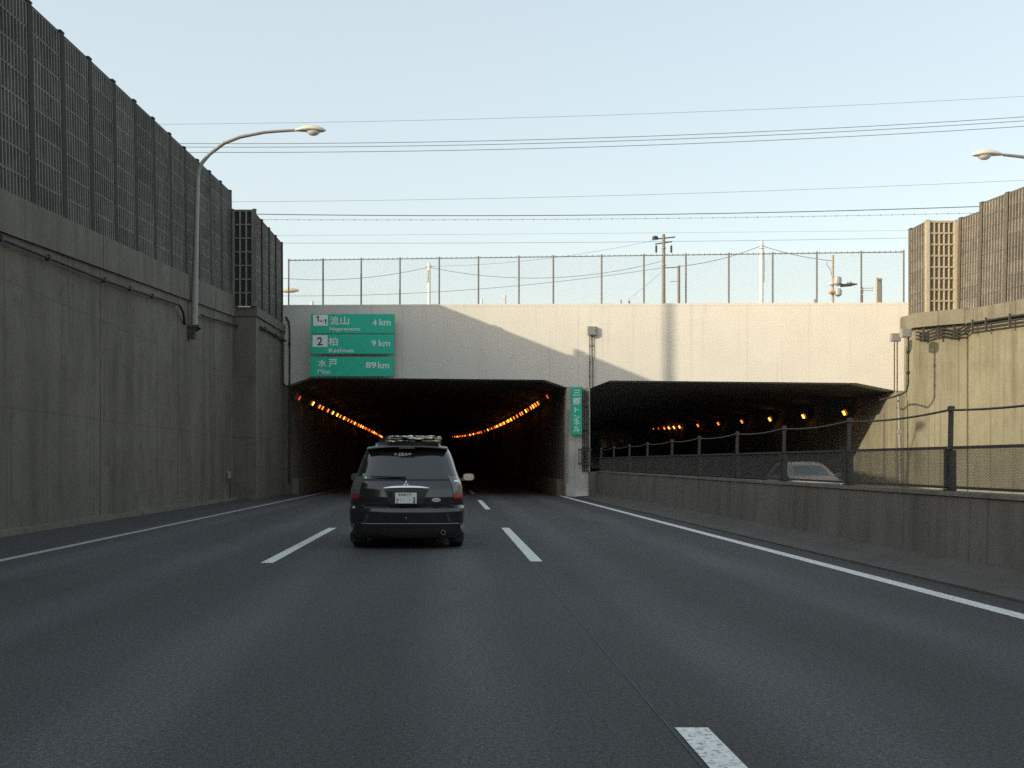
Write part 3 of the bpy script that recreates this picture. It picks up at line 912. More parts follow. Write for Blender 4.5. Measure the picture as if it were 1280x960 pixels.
# ------------------------------------------------------------------ signs
def sign(cx, cz, y, w, h, label, extra):
    root = empty('direction_sign', (cx, y, cz), label=label, cat='road sign', group='green distance signs on the portal')
    mb = MB(); mb.box(-w / 2, w / 2, -.025, .025, -h / 2, h / 2, M['green'])
    mb.build('board', root, bevel=0.006)
    mb = MB(); mb.box(-w / 2 - .012, w / 2 + .012, .026, .05, -h / 2 - .012, h / 2 + .012, M['sign_back'])
    mb.build('frame', root)
    for x in (-w * .32, w * .32):
        Yw = pY(cx + x) - y
        mb = MB(); mb.box(x - .04, x + .04, .05, Yw + .02, -.05, .05, M['dark_steel'])
        mb.build('bracket', root)
    extra(root)
SW, SH = 3.63, 0.845
def sx(z): return (z - 90) / 995 * SW - SW / 2
def letters(root, top, items, white=M['sign_white']):
    for s, x0, x1, z0, z1, bold in items:
        a, b = SH / 2 - (z1 - top) * 0.00365, SH / 2 - (z0 - top) * 0.00365
        text(s, sx(x0), sx(x1), a, b, -0.0265, white, root, bold=bold)
def figure_one(x0, x1, z0, z1, y, mat, parent):
    mb = MB()
    w, h = x1 - x0, z1 - z0
    P = [(1, 0), (1, 1), (.62, 1), (.50, .86), (.25, .78), (0, .75), (0, .62), (.58, .66), (.58, 0)]
    mb.prism([(x0 + a * w, z0 + b * h) for a, b in P], 'y', y - .006, y, mat)
    return mb.build('lettering', parent)
def badge(root, top, x0, x1, z0, z1, items):
    mb = MB()
    a, b = SH / 2 - (z1 - top) * 0.00365, SH / 2 - (z0 - top) * 0.00365
    mb.box(sx(x0), sx(x1), -.031, -.0255, a, b, M['sign_white'])
    o = mb.build('route_badge', root)
    for s, u0, u1, w0, w1 in items:
        if s == '1':
            figure_one(sx(u0), sx(u1), SH / 2 - (w1 - top) * 0.00365, SH / 2 - (w0 - top) * 0.00365, -0.0315, M['green_dark'], o)
            continue
        text(s, sx(u0), sx(u1), SH / 2 - (w1 - top) * 0.00365, SH / 2 - (w0 - top) * 0.00365, -0.0315, M['green_dark'], o, bold=0.02)
def s1(r):
    badge(r, 122, 116, 291, 131, 262, [('1', 148, 184, 140, 208), ('-', 196, 228, 200, 214), ('1', 240, 274, 178, 240)])
    letters(r, 122, [('流', 318, 418, 150, 252, .012), ('山', 440, 542, 152, 250, .012), ('Nagareyama', 310, 672, 278, 332, .008), ('4', 825, 873, 188, 260, .014), ('km', 905, 1040, 180, 258, .01)])
def s2(r):
    badge(r, 365, 112, 289, 375, 513, [('2', 165, 232, 398, 494)])
    letters(r, 365, [('柏', 305, 412, 398, 500, .012), ('Kashiwa', 305, 602, 530, 580, .008), ('9', 815, 867, 432, 504, .014), ('km', 900, 1036, 430, 505, .01)])
def s3(r):
    letters(r, 635, [('水', 180, 282, 668, 756, .012), ('戸', 308, 408, 662, 758, .012), ('Mito', 180, 330, 785, 838, .008), ('89', 750, 876, 696, 770, .014), ('km', 897, 1030, 695, 772, .01)])
SCX = (at(389, 0, 52.2).x + at(493, 0, 52.2).x) / 2
SY = 52.2
kz = lambda y: CAMH + (VY - y) / FPX * SY
sign(SCX, kz(404.8), SY, SW, SH, 'green distance sign reading Nagareyama 4 km, top one of the stack of three', s1)
sign(SCX - .01, kz(430.3), SY, SW, SH, 'green distance sign reading Kashiwa 9 km, middle one of the stack of three', s2)
sign(SCX - .03, kz(458.3), SY, SW, SH, 'green distance sign reading Mito 89 km, bottom one of the stack of three', s3)
a, b = at(714.2, 484, 50.45), at(727.4, 543.5, 50.45)
vsgn = empty('name_sign', ((a.x + b.x) / 2, 50.45, (a.z + b.z) / 2), label='narrow upright green sign with white Japanese characters on the pier between the tunnel mouths', cat='sign')
w, h = b.x - a.x, a.z - b.z
mb = MB(); mb.box(-w / 2, w / 2, -.02, .02, -h / 2, h / 2, M['green']); mb.build('board', vsgn, bevel=0.005)
mb = MB(); mb.box(-w / 2 - .01, w / 2 + .01, .021, .04, -h / 2 - .01, h / 2 + .01, M['sign_back']); mb.build('frame', vsgn)
for k in (-.6, .6):
    mb = MB(); mb.box(-.04, .04, .04, .36, k - .04, k + .04, M['dark_steel']); mb.build('bracket', vsgn)
for i, (ch, f0, f1, ww) in enumerate((('三', .06, .17, .62), ('郷', .22, .37, .70), ('ト', .42, .53, .42), ('ン', .58, .69, .56), ('ネ', .68, .80, .60), ('ル', .82, .935, .60))):
    text(ch, -w * ww / 2, w * ww / 2, h / 2 - f1 * h, h / 2 - f0 * h, -0.0215, M['sign_white'], vsgn, bold=.015)

# ------------------------------------------------------------------ street lamps
def lamp_head(root, p, d):                              # cobra head at p pointing along d (+1 or -1 in x)
    mb = MB()
    prof = [(0.035, 0.0), (0.06, 0.06), (0.11, 0.25), (0.145, 0.48), (0.14, 0.68), (0.10, 0.88), (0.03, 0.98), (0.008, 1.0)]
    n = 14
    v = []
    for r, t in prof:
        for k in range(n):
            a = 2 * math.pi * k / n
            zz = math.sin(a) * r * (0.95 if math.sin(a) > 0 else 0.55)
            v.append((p.x + d * t, p.y + math.cos(a) * r * 1.15, p.z + zz + 0.06 * math.sin(min(1, t * 1.1) * math.pi) * 0.6))
    f = []
    for i in range(len(prof) - 1):
        for k in range(n):
            f.append((i * n + k, i * n + (k + 1) % n, (i + 1) * n + (k + 1) % n, (i + 1) * n + k))
    mb.add(v, f, M['lamp_paint'])
    h = mb.build('lamp_head', root, smooth=True)
    mb = MB()
    prof = [(0.13, 0.02), (0.125, -0.03), (0.10, -0.09), (0.05, -0.135), (0.005, -0.145)]
    v, f = [], []
    for r, z in prof:
        for k in range(16):
            a = 2 * math.pi * k / 16
            v.append((p.x + d * (0.60 + math.cos(a) * r * 1.75), p.y + math.sin(a) * r, p.z + z - 0.02))
    for i in range(len(prof) - 1):
        for k in range(16): f.append((i * 16 + k, i * 16 + (k + 1) % 16, (i + 1) * 16 + (k + 1) % 16, (i + 1) * 16 + k))
    mb.add(v, f, M['lamp_glass'])
    mb.build('diffuser', h, smooth=True)
YL = 37.9
base = at(242.5, 408, YL)
ll = empty('street_lamp', base, label='grey curved street lamp on a bracket on the left wall reaching over the road', cat='street lamp')
B0 = base
rel = lambda p: Vector(p) - B0
mb = MB()
pole = [(242.5, 408), (243.5, 360), (245, 300), (246.3, 240), (247, 222)]
arm = [(247, 222), (248.5, 212), (253, 203), (262, 192.5), (280, 179), (300, 171.3), (330, 165.4), (350, 163.8), (369, 162.8)]
mb.tube([rel(at(p, q, YL)) for p, q in pole], [0.115, .105, .09, .08, .075], M['galv'], 12)
mb.build('pole', ll, smooth=True)
mb = MB(); mb.tube([rel(at(p, q, YL)) for p, q in arm], [.07, .066, .063, .06, .057, .054, .05, .047, .045], M['galv'], 12)
mb.build('arm', ll, smooth=True)
lamp_head(ll, rel(at(368, 163.2, YL)), 1)
mb = MB()
mb.box(-.35, .2, -.2, .2, -.05, .03, M['dark_steel'])
mb.prism([(-.34, -.05), (.2, -.05), (-.34, -.46)], 'y', -.16, -.13, M['dark_steel'])
mb.prism([(-.34, -.05), (.2, -.05), (-.34, -.46)], 'y', .13, .16, M['dark_steel'])
mb.box(-.40, -.34, -.22, .22, -.5, .06, M['dark_steel'])
mb.build('bracket', ll)
mb = MB(); mb.box(-.12, .05, -.12, .12, -.40, -.06, M['dark_steel']); mb.build('terminal_box', ll)
YQ = 38.0
hp = at(1254, 193.5, YQ)
B0 = Vector((19.55, YQ, rbase(YQ)))
rl = empty('street_lamp', B0, label='street lamp head on a thin arm entering at the right picture edge above the barrier', cat='street lamp')
mb = MB(); mb.tube([(0, 0, 0), (0, 0, 3.0)], [.10, .075], M['galv'], 12)
mb.build('pole', rl, smooth=True)
q0 = rel(hp)
mb = MB(); mb.tube([(0, 0, 3.0), (-.03, 0, 3.35), (-.18, 0, 3.75), (-.45, 0, q0.z - .35), (-.9, 0, q0.z - .12), (q0.x + .3, 0, q0.z - .03), (q0.x, 0, q0.z)], [.07, .066, .063, .06, .055, .05, .045], M['galv'], 12)
mb.build('arm', rl, smooth=True)
lamp_head(rl, q0, -1)

# ------------------------------------------------------------------ poles beyond the portal
def upright(px, ptop, Y, r0, r1, m, label, name='utility_pole', base=7.6, cat='utility pole'):
    t = at(px, ptop, Y)
    root = empty(name, (t.x, Y, base), label=label, cat=cat)
    mb = MB(); mb.tube([(0, 0, 0), (0, 0, t.z - base)], [r0, r1], m, 10)
    mb.build('shaft', root, smooth=True)
    return root, t.z - base
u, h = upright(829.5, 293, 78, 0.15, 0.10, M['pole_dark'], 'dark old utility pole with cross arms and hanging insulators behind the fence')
for z, w in ((h - .25, .75), (h - .55, .55)):
    mb = MB(); mb.bar((-w, 0, z - .08), (w, 0, z + .08), .07, M['dark_steel']); c = mb.build('crossarm', u)
for x, z in ((-.48, h - .95), (.50, h - .95)):
    mb = MB(); mb.lathe([(.02, .25), (.07, .2), (.07, -.2), (.02, -.25)], (x, 0, z), 'z', M['dark_steel'], 8); mb.build('insulator', u)
mb = MB(); mb.lathe([(.03, -.2), (.12, -.05), (.10, .15), (.02, .2)], (-.55, 0, h - .2), 'x', M['dark_steel'], 8); mb.build('cutout', u)
for z in (h - .9, h - 1.3, h - 2.0): 
    mb = MB(); mb.lathe([(.15, -.04), (.15, .04)], (0, 0, z), 'z', M['galv'], 10); mb.build('band', u)
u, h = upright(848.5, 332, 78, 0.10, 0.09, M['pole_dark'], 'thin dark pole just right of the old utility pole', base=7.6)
mb = MB(); mb.bar((-.95, 0, h - .15), (0, 0, h - .1), .05, M['dark_steel']); mb.build('strut', u)
mb = MB(); mb.bar((-.55, 0, h - 1.05), (0, 0, h - 1.0), .03, M['dark_steel']); mb.build('arm', u)
u, h = upright(952, 301.5, 82, 0.14, 0.13, M['pole_white'], 'white slim pole standing alone behind the right part of the fence')
mb = MB(); mb.lathe([(.16, -.03), (.16, .03)], (0, 0, h - .5), 'z', M['galv'], 10); mb.build('band', u)
mb = MB(); mb.tube([(.16, 0, h - 2.8), (.19, 0, h - 1.6), (.15, 0, h - .7)], .02, M['wire'], 6); mb.build('cable', u)
u, h = upright(536.5, 329, 88, 0.12, 0.10, M['pole_white'], 'white pole with a short cross arm behind the fence left of centre')
mb = MB(); mb.bar((-.32, 0, h - .22), (.32, 0, h - .22), .07, M['pole_white']); mb.build('crossarm', u)
mb = MB(); mb.box(-.2, -.08, -.12, .06, h - 1.4, h - .5, M['pole_white']); mb.build('box', u)
u, h = upright(631, 369, 90, 0.10, 0.10, M['pole_white'], 'short white post top showing over the portal near the middle')
u, h = upright(602, 374, 92, 0.08, 0.08, M['pole_white'], 'tiny white post tip over the portal left of the short white post', base=7.6)
u, h = upright(390, 377, 70, 0.10, 0.10, M['pole_white'], 'tiny white post tip on the portal above the distance signs', base=7.6)
# loaded pole at right
u, h = upright(1041, 319, 76, 0.09, 0.08, M['pole_tan'], 'tan pole carrying a grey transformer and an arm behind the fence on the right')
k = 76 / FPX
def hz(y): return at(0, y, 76).z - 7.6
def hx(x): return (x - 1041) * k
mb = MB(); mb.lathe([(.10, hz(358)), (.24, hz(355)), (.25, hz(350)), (.22, hz(347)), (.08, hz(346))], (hx(1046), -.15, 0), 'z', M['transformer'], 14); mb.build('transformer', u, smooth=True)
mb = MB(); mb.lathe([(.08, hz(371)), (.21, hz(369)), (.23, hz(364)), (.15, hz(361))], (hx(1047), -.12, 0), 'z', M['transformer'], 14); mb.build('transformer', u, smooth=True)
mb = MB(); mb.lathe([(.05, -.22), (.13, -.1), (.10, .2)], (hx(1039), -.14, hz(366)), 'x', M['copper'], 10); mb.build('cap', u, smooth=True)
mb = MB(); mb.lathe([(.04, -.16), (.10, 0), (.06, .14)], (hx(1038), -.1, hz(355.5)), 'x', M['pole_white'], 10); mb.build('insulator', u, smooth=True)
mb = MB(); mb.tube([(hx(1050), -.12, hz(357)), (hx(1056), -.12, hz(357)), (hx(1062), -.12, hz(356)), (hx(1071), -.12, hz(355.5))], [.12, .09, .12, .03], M['dark_steel'], 8); mb.build('arm', u, smooth=True)
mb = MB(); mb.lathe([(.04, -.14), (.10, 0), (.05, .14)], (hx(1061), -.12, hz(354)), 'x', M['transformer'], 10); mb.build('insulator', u, smooth=True)
mb = MB(); mb.tube([(hx(1034), 0, hz(327)), (hx(1033.5), 0, hz(331)), (hx(1038), 0, hz(337)), (hx(1040), 0, hz(346))], .018, M['wire'], 5); mb.build('drop_cable', u)
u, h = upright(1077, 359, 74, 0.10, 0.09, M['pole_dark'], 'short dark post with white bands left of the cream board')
for z in (h - .15, h - .45):
    mb = MB(); mb.lathe([(.115, -.04), (.115, .04)], (0, 0, z), 'z', M['pole_white'], 10); mb.build('band', u)
for q in (360.5, 363.5):
    mb = MB(); mb.bar((0, 0, at(0, q, 74).z - 7.6), (.75, 0, at(0, q - .5, 74).z - 7.6), .03, M['galv']); mb.build('rail', u)
c = at(1098.5, 348, 73)
bd = empty('tall_board', (c.x, 73, 7.6), (0, 0, R(35)), label='tall narrow cream board with a brown frame near the right end of the fence', cat='board')
hh = c.z - 7.6
mb = MB(); mb.box(-.20, .20, -.05, .05, 0, hh, M['cream']); mb.build('board', bd)
for x in (-.21, .21):
    mb = MB(); mb.box(x - .03, x + .03, -.06, .06, 0, hh + .04, M['pole_tan']); mb.build('frame', bd)
for f in (.35, .97):
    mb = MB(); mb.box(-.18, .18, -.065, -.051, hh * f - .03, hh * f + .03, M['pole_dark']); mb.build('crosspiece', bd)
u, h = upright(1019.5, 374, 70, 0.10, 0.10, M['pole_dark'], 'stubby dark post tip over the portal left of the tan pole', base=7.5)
u, h = upright(776, 375, 84, 0.07, 0.07, M['pole_tan'], 'stubby post tip over the portal left of the old utility pole', base=7.5)
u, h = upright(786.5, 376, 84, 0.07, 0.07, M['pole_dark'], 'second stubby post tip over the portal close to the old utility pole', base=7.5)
# lamp arm peeping out behind the left barrier
c = at(352, 363.5, 60)
lm = empty('street_lamp', c, label='small cream lamp head poking out behind the left barrier above the portal', cat='street lamp')
mb = MB(); mb.tube([(-1.4, 0, -.05), (-.1, 0, 0), (.2, 0, 0), (.55, 0, .03), (.85, 0, .02)], [.04, .05, .10, .13, .05], M['cream'], 10); mb.build('lamp_head', lm, smooth=True)
mb = MB(); mb.tube([(-1.4, 0, -3.2), (-1.4, 0, -.02)], .07, M['galv'], 8); mb.build('pole', lm, smooth=True)
# pole on the left bank that throws the narrow upright shadow on the portal
px_ = empty('utility_pole', (-17.0, 40.2, gz(40.2)), label='tall concrete utility pole standing on the bank outside the left barrier', cat='utility pole')
mb = MB(); mb.tube([(0, 0, -.3), (0, 0, 12.9)], [0.17, 0.13], M['pole_tan'], 12); mb.build('shaft', px_, smooth=True)
mb = MB(); mb.bar((0, -.9, 12.4), (0, .9, 12.4), .09, M['dark_steel']); mb.build('crossarm', px_)

# ------------------------------------------------------------------ power lines
def wire(pts, Y, r, label, name='power_line'):
    (x0, y0), (x1, y1), (x2, y2) = pts
    def q(x):
        return (y0 * (x - x1) * (x - x2) / ((x0 - x1) * (x0 - x2)) + y1 * (x - x0) * (x - x2) / ((x1 - x0) * (x1 - x2)) + y2 * (x - x0) * (x - x1) / ((x2 - x0) * (x2 - x1)))
    n = 26
    P = [at(x0 + (x2 - x0) * k / n, q(x0 + (x2 - x0) * k / n), Y) for k in range(n + 1)]
    mb = MB()
    o = P[n // 2]
    mb.tube([p - o for p in P], r, M['wire'], 5)
    return mb.build(name, loc=o, label=label, cat='power line', group='power lines across the sky')
wire([(-40, 156), (640, 147.5), (1420, 112)], 120, .016, 'highest faint power line crossing the sky alone')
wire([(-40, 176), (420, 179), (1420, 136)], 100, .026, 'top line of the close bundle of three power lines high in the sky')
wire([(-40, 180), (420, 183.5), (1420, 141)], 100, .026, 'middle line of the close bundle of three power lines high in the sky')
wire([(-40, 187), (420, 190), (1420, 148)], 100, .026, 'lowest line of the close bundle of three power lines high in the sky')
wire([(-40, 252), (640, 247.5), (1420, 218)], 120, .016, 'faint power line midway between the high bundle and the thick line')
wire([(60, 262), (640, 269.5), (1420, 250)], 92, .034, 'thick dark power line just above the fence with a beaded line under it')
bl = wire([(60, 272), (640, 274.5), (1420, 261)], 95, .014, 'thin power line with small beads just under the thick dark line')
for x in range(345, 1225, 14):
    t = (x - 60) / 1360
    y = 272 * (x - 640) * (x - 1420) / ((60 - 640) * (60 - 1420)) + 274.5 * (x - 60) * (x - 1420) / ((640 - 60) * (640 - 1420)) + 261 * (x - 60) * (x - 640) / ((1420 - 60) * (1420 - 640))
    mb = MB(); c = at(x, y, 95) - bl.location
    mb.lathe([(.012, -.07), (.035, 0), (.012, .07)], c, 'z', M['wire'], 5); mb.build('bead', bl)
wire([(60, 296), (640, 292.5), (1420, 285)], 120, .011, 'very faint power line between the beaded line and the fence top')
wire([(60, 302), (640, 303.5), (1420, 291)], 110, .016, 'thin power line just above the fence top rail')
wire([(300, 341), (440, 348.5), (536, 334)], 88, .018, 'sagging wire behind the fence left of the white pole with a cross arm')
wire([(536, 334), (680, 347.5), (829, 326)], 88, .018, 'sagging wire behind the fence from the white cross arm pole to the old pole')
wire([(300, 369), (560, 364), (829, 334.5)], 84, .016, 'low wire behind the fence rising from the left to the old pole')
wire([(536, 333), (680, 323.5), (829, 298)], 86, .010, 'faint wire rising to the top of the old utility pole')
wire([(848.5, 333), (900, 324), (952, 307)], 80, .020, 'wire from the thin dark pole up to the white slim pole')
wire([(952, 307), (995, 319), (1041, 326)], 80, .020, 'wire from the white slim pole down to the tan pole')
wire([(785, 375), (805, 359), (829, 338)], 80, .010, 'thin stay wire slanting down left of the old utility pole')

# ================================================================== VEHICLES
def interp(tab, z):
    if z <= tab[0][0]: return tab[0][1:]
    for a, b in zip(tab[:-1], tab[1:]):
        if z <= b[0]:
            t = (z - a[0]) / (b[0] - a[0])
            return tuple(p + (q - p) * t for p, q in zip(a[1:], b[1:]))
    return tab[-1][1:]
class Body:
    """table rows: height, half width, rear end y, front end y"""
    def __init__(s, tab, D=0.42, n=3.4, Df=0.7):
        s.tab, s.D, s.n, s.Df = tab, D, n, Df
    def rear(s, x, z):
        w, yr, yf = interp(s.tab, z)
        q = min(1.0, abs(x) / w)
        return yr + s.D * (1 - (1 - q ** s.n) ** (1 / s.n))
    def front(s, x, z):
        w, yr, yf = interp(s.tab, z)
        q = min(1.0, abs(x) / w)
        return yf - s.Df * (1 - (1 - q ** s.n) ** (1 / s.n))
    def shell(s, m, nz=46):
        z0, z1 = s.tab[0][0], s.tab[-1][0]
        zs = sorted(set([r[0] for r in s.tab] + [z0 + (z1 - z0) * k / nz for k in range(nz + 1)]))
        loops = []
        K = 14
        for z in zs:
            w, yr, yf = interp(s.tab, z)
            th = [math.pi / 2 * k / K for k in range(K + 1)]
            e = 2 / s.n
            rr = [(w * math.sin(t) ** e, yr + s.D * (1 - math.cos(t) ** e) if k < K else yr + s.D) for k, t in enumerate(th)]
            fr = [(w * math.sin(t) ** e, yf - s.Df * (1 - math.cos(t) ** e) if k < K else yf - s.Df) for k, t in enumerate(th)]
            side = [(w, yr + s.D + (yf - s.Df - yr - s.D) * k / 8) for k in range(1, 8)]
            half = rr + side + fr[::-1]
            loop = [(x, y, z) for x, y in half] + [(-x, y, z) for x, y in half[::-1][1:-1]]
            loops.append(loop)
        n = len(loops[0])
        v = [p for l in loops for p in l]
        f = []
        for i in range(len(loops) - 1):
            for k in range(n): f.append((i * n + k, i * n + (k + 1) % n, (i + 1) * n + (k + 1) % n, (i + 1) * n + k))
        f.append(tuple(range(n)))
        f.append(tuple((len(loops) - 1) * n + k for k in range(n)))
        mb = MB(); mb.add(v, f, m)
        return mb
    def patch(s, xf, z0, z1, off, m, nx=14, nz=8, end='rear', skirt=0.02):
        """sheet over the rear or front end; xf(z) gives the x range"""
        mb = MB()
        sg = -1 if end == 'rear' else 1
        fn = s.rear if end == 'rear' else s.front
        v, f = [], []
        for lay in (off, off - skirt):
            for j in range(nz + 1):
                z = z0 + (z1 - z0) * j / nz
                a, b = xf(z)
                for i in range(nx + 1):
                    x = a + (b - a) * i / nx
                    v.append((x, fn(x, z) + sg * lay, z))
        q = (nx + 1) * (nz + 1)
        for j in range(nz):
            for i in range(nx):
                k = j * (nx + 1) + i
                f.append((k, k + 1, k + nx + 2, k + nx + 1))
        ring = [i for i in range(nx + 1)] + [j * (nx + 1) + nx for j in range(1, nz + 1)] + [nz * (nx + 1) + i for i in range(nx - 1, -1, -1)] + [j * (nx + 1) for j in range(nz - 1, 0, -1)]
        for a, b in zip(ring, ring[1:] + ring[:1]): f.append((a, b, q + b, q + a))
        mb.add(v, f, m)
        return mb
    def side(s, sx, y0, y1, z0, z1, off, m, slant=0.0, slant2=0.0):
        mb = MB()
        v, f = [], []
        nz, ny = 5, 6
        for lay in (off, -0.02):
            for j in range(nz + 1):
                t = j / nz
                z = z0 + (z1 - z0) * t
                w = interp(s.tab, z)[0]
                a, b = y0 + slant * t, y1 + slant2 * t
                for i in range(ny + 1): v.append((sx * (w + lay), a + (b - a) * i / ny, z))
        q = (nz + 1) * (ny + 1)
        for j in range(nz):
            for i in range(ny):
                k = j * (ny + 1) + i
                f.append((k, k + 1, k + ny + 2, k + ny + 1))
        ring = [i for i in range(ny + 1)] + [j * (ny + 1) + ny for j in range(1, nz + 1)] + [nz * (ny + 1) + i for i in range(ny - 1, -1, -1)] + [j * (ny + 1) for j in range(nz - 1, 0, -1)]
        for a, b in zip(ring, ring[1:] + ring[:1]): f.append((a, b, q + b, q + a))
        mb.add(v, f, m)
        return mb
def wheel(root, x, y, r=0.325, w=0.21):
    s = 1 if x > 0 else -1
    o = empty('wheel', (x, y, r), parent=root)
    mb = MB(); mb.lathe([(r - .09, -w / 2), (r - .02, -w / 2), (r, -w / 2 + .03), (r, w / 2 - .03), (r - .02, w / 2), (r - .09, w / 2)], (0, 0, 0), 'x', M['tyre'], 28)
    mb.build('tyre', o, smooth=True)
    mb = MB(); mb.lathe([(r - .092, -w / 2 + .02), (r - .095, w / 2 - .01), (r - .12, w / 2 - .03)], (0, 0, 0), 'x', M['rim'], 24)
    for k in range(7):
        a = 2 * math.pi * k / 7
        mb.bar((s * (w / 2 - .02), 0, 0), (s * (w / 2 - .02), math.cos(a) * (r - .1), math.sin(a) * (r - .1)), .04, M['rim'])
    mb.build('rim', o, smooth=True)

# ---- black minivan ahead
BT = [(0.17, 0.80, 0.10, 4.60), (0.27, 0.865, 0.05, 4.68), (0.40, 0.885, 0.015, 4.74), (0.58, 0.897, 0.0, 4.75), (0.628, 0.895, 0.012, 4.74), (0.650, 0.892, 0.060, 4.73),
      (0.675, 0.89, 0.105, 4.70), (0.80, 0.885, 0.098, 4.55), (0.93, 0.872, 0.110, 4.20), (1.02, 0.848, 0.140, 3.80), (1.08, 0.815, 0.170, 3.62), (1.20, 0.772, 0.245, 3.36),
      (1.35, 0.728, 0.345, 3.02), (1.47, 0.684, 0.435, 2.72), (1.535, 0.652, 0.495, 2.50), (1.575, 0.612, 0.555, 2.32), (1.605, 0.52, 0.66, 2.12), (1.625, 0.40, 0.82, 1.90), (1.632, 0.20, 1.0, 1.70)]
body = Body(BT)
CARX, CARY = -0.64, 18.3
car = empty('minivan', (CARX, CARY, 0), label='black minivan seen from behind driving into the left tunnel mouth', cat='car')
body.shell(M['car_black']).build('body', car, smooth=True)
def gl(z):
    w = interp(BT, z)[0]
    return (-(w - 0.085), w - 0.085)
body.patch(gl, 1.075, 1.505, 0.006, M['car_glass'], 22, 10).build('rear_window', car, smooth=True)
# lower edge of the glass dips at both sides: dark garnish strip under it
body.patch(lambda z: (-0.73, 0.73), 1.050, 1.072, 0.004, M['black_plastic'], 20, 2).build('window_seal', car, smooth=True)
# spoiler over the window
mb = MB()
v, f = [], []
K = 20
for i in range(K + 1):
    x = -0.63 + 1.26 * i / K
    cz = 1.585 - 0.035 * (abs(x) / .63) ** 3
    y = 0.36 + 0.12 * (abs(x) / .63) ** 2
    for dy, dz in ((0.30, 0.03), (0.0, 0.005), (-0.015, -0.012), (0.0, -0.028), (0.22, -0.035)):
        v.append((x, y + dy, cz + dz))
for i in range(K):
    for k in range(5):
        f.append((i * 5 + k, i * 5 + (k + 1) % 5, (i + 1) * 5 + (k + 1) % 5, (i + 1) * 5 + k))
f.append(tuple(range(5))); f.append(tuple(K * 5 + k for k in range(5)))
mb.add(v, f, M['car_black'])
mb.build('spoiler', car, smooth=True)
mb = MB(); mb.box(-.12, .12, .338, .35, 1.552, 1.562, M['smoke']); mb.build('brake_lamp', car)
# side glass
for s in (-1, 1):
    body.side(s, 0.85, 1.75, 1.06, 1.47, 0.004, M['car_glass'], 0.15, 0.0).build('side_window', car, smooth=True)
    body.side(s, 1.82, 2.75, 1.06, 1.47, 0.004, M['car_glass'], 0.0, -0.28).build('side_window', car, smooth=True)
body.patch(lambda z: (-(interp(BT, z)[0] - .1), interp(BT, z)[0] - .1), 1.10, 1.50, 0.004, M['car_glass'], 14, 8, 'front').build('windshield', car, smooth=True)
# tail lamps: smoked upper and red lower lens on each rear corner
for s in (-1, 1):
    def rng(z, s=s):
        w = interp(BT, z)[0]
        a, b = w - 0.155 - 0.03 * (z - .78) , w - 0.012
        return (a, b) if s > 0 else (-b, -a)
    t = body.patch(rng, 0.845, 1.12, 0.012, M['smoke'], 8, 8).build('tail_light', car, smooth=True)
    body.patch(rng, 0.775, 0.842, 0.013, M['red_lens'], 8, 3).build('red_lens', t, smooth=True)
    def rng2(z, s=s):
        w = interp(BT, z)[0]
        return (w - .10, w - .03) if s > 0 else (-(w - .03), -(w - .10))
    body.patch(rng2, 1.035, 1.055, 0.015, M['chrome'], 4, 3).build('bulb_reflector', t, smooth=True)
# tailgate garnish, recess and plate
mb = MB()
v, f = [], []
for i in range(17):
    x = -0.352 + 0.704 * i / 16
    h = 0.020 * (1 - (abs(x) / .36) ** 4) + 0.006
    y = body.rear(x, .935)
    for dy, dz in ((0.02, h), (-0.035, h), (-0.05, 0), (-0.035, -h), (0.02, -h)): v.append((x, y + dy, .935 + dz + 0.012 * (1 - (x / .36) ** 2)))
for i in range(16):
    for k in range(5): f.append((i * 5 + k, i * 5 + (k + 1) % 5, (i + 1) * 5 + (k + 1) % 5, (i + 1) * 5 + k))
f.append(tuple(range(5))); f.append(tuple(16 * 5 + k for k in range(5)))
mb.add(v, f, M['chrome'])
mb.build('handle_garnish', car, smooth=True)
body.patch(lambda z: (-.34 + .09 * (.91 - z) / .2, .34 - .09 * (.91 - z) / .2), 0.70, 0.905, 0.007, M['black_plastic'], 12, 6).build('plate_recess', car, smooth=True)
mb = MB(); mb.box(-.275, -.215, .085, .10, .80, .87, M['tyre']); mb.build('handle_slot', car)
pl = empty('license_plate', (-.005, body.rear(0, .785) - .028, .785), parent=car)
mb = MB(); mb.box(-.165, .165, -.006, .006, -.0825, .0825, M['plate']); mb.build('plate', pl, bevel=0.003)
text('習志野', -.115, .01, .035, .072, -.0065, M['plate_ink'], pl, bold=.01, depth=.002)
text('317', .022, .085, .035, .072, -.0065, M['plate_ink'], pl, bold=.015, depth=.002)
text('あ', -.145, -.108, -.045, -.008, -.0065, M['plate_ink'], pl, bold=.01, depth=.002)
text('3', .108, .145, -.066, .016, -.0065, M['plate_ink'], pl, bold=.03, depth=.002)
for x in (-.075, -.025, .06):
    mb = MB(); mb.lathe([(.007, -.008), (.007, 0)], (x, 0, -.03), 'y', M['plate_ink'], 8); mb.build('dot', pl)
for x in (-.135, .125):
    mb = MB(); mb.lathe([(.010, -.009), (.010, 0)], (x, 0, -.073), 'y', M['dark_steel'], 8); mb.build('screw', pl)
# three diamond emblem
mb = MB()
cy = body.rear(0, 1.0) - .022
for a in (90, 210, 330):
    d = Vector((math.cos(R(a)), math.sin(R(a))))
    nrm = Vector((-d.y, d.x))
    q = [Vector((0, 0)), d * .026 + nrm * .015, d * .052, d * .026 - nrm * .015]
    mb.prism([(p.x - .005, p.y + 1.005) for p in q], 'y', cy, cy + .014, M['sign_white'])  # flat white paints in the gleam of the chrome
mb.build('emblem', car)
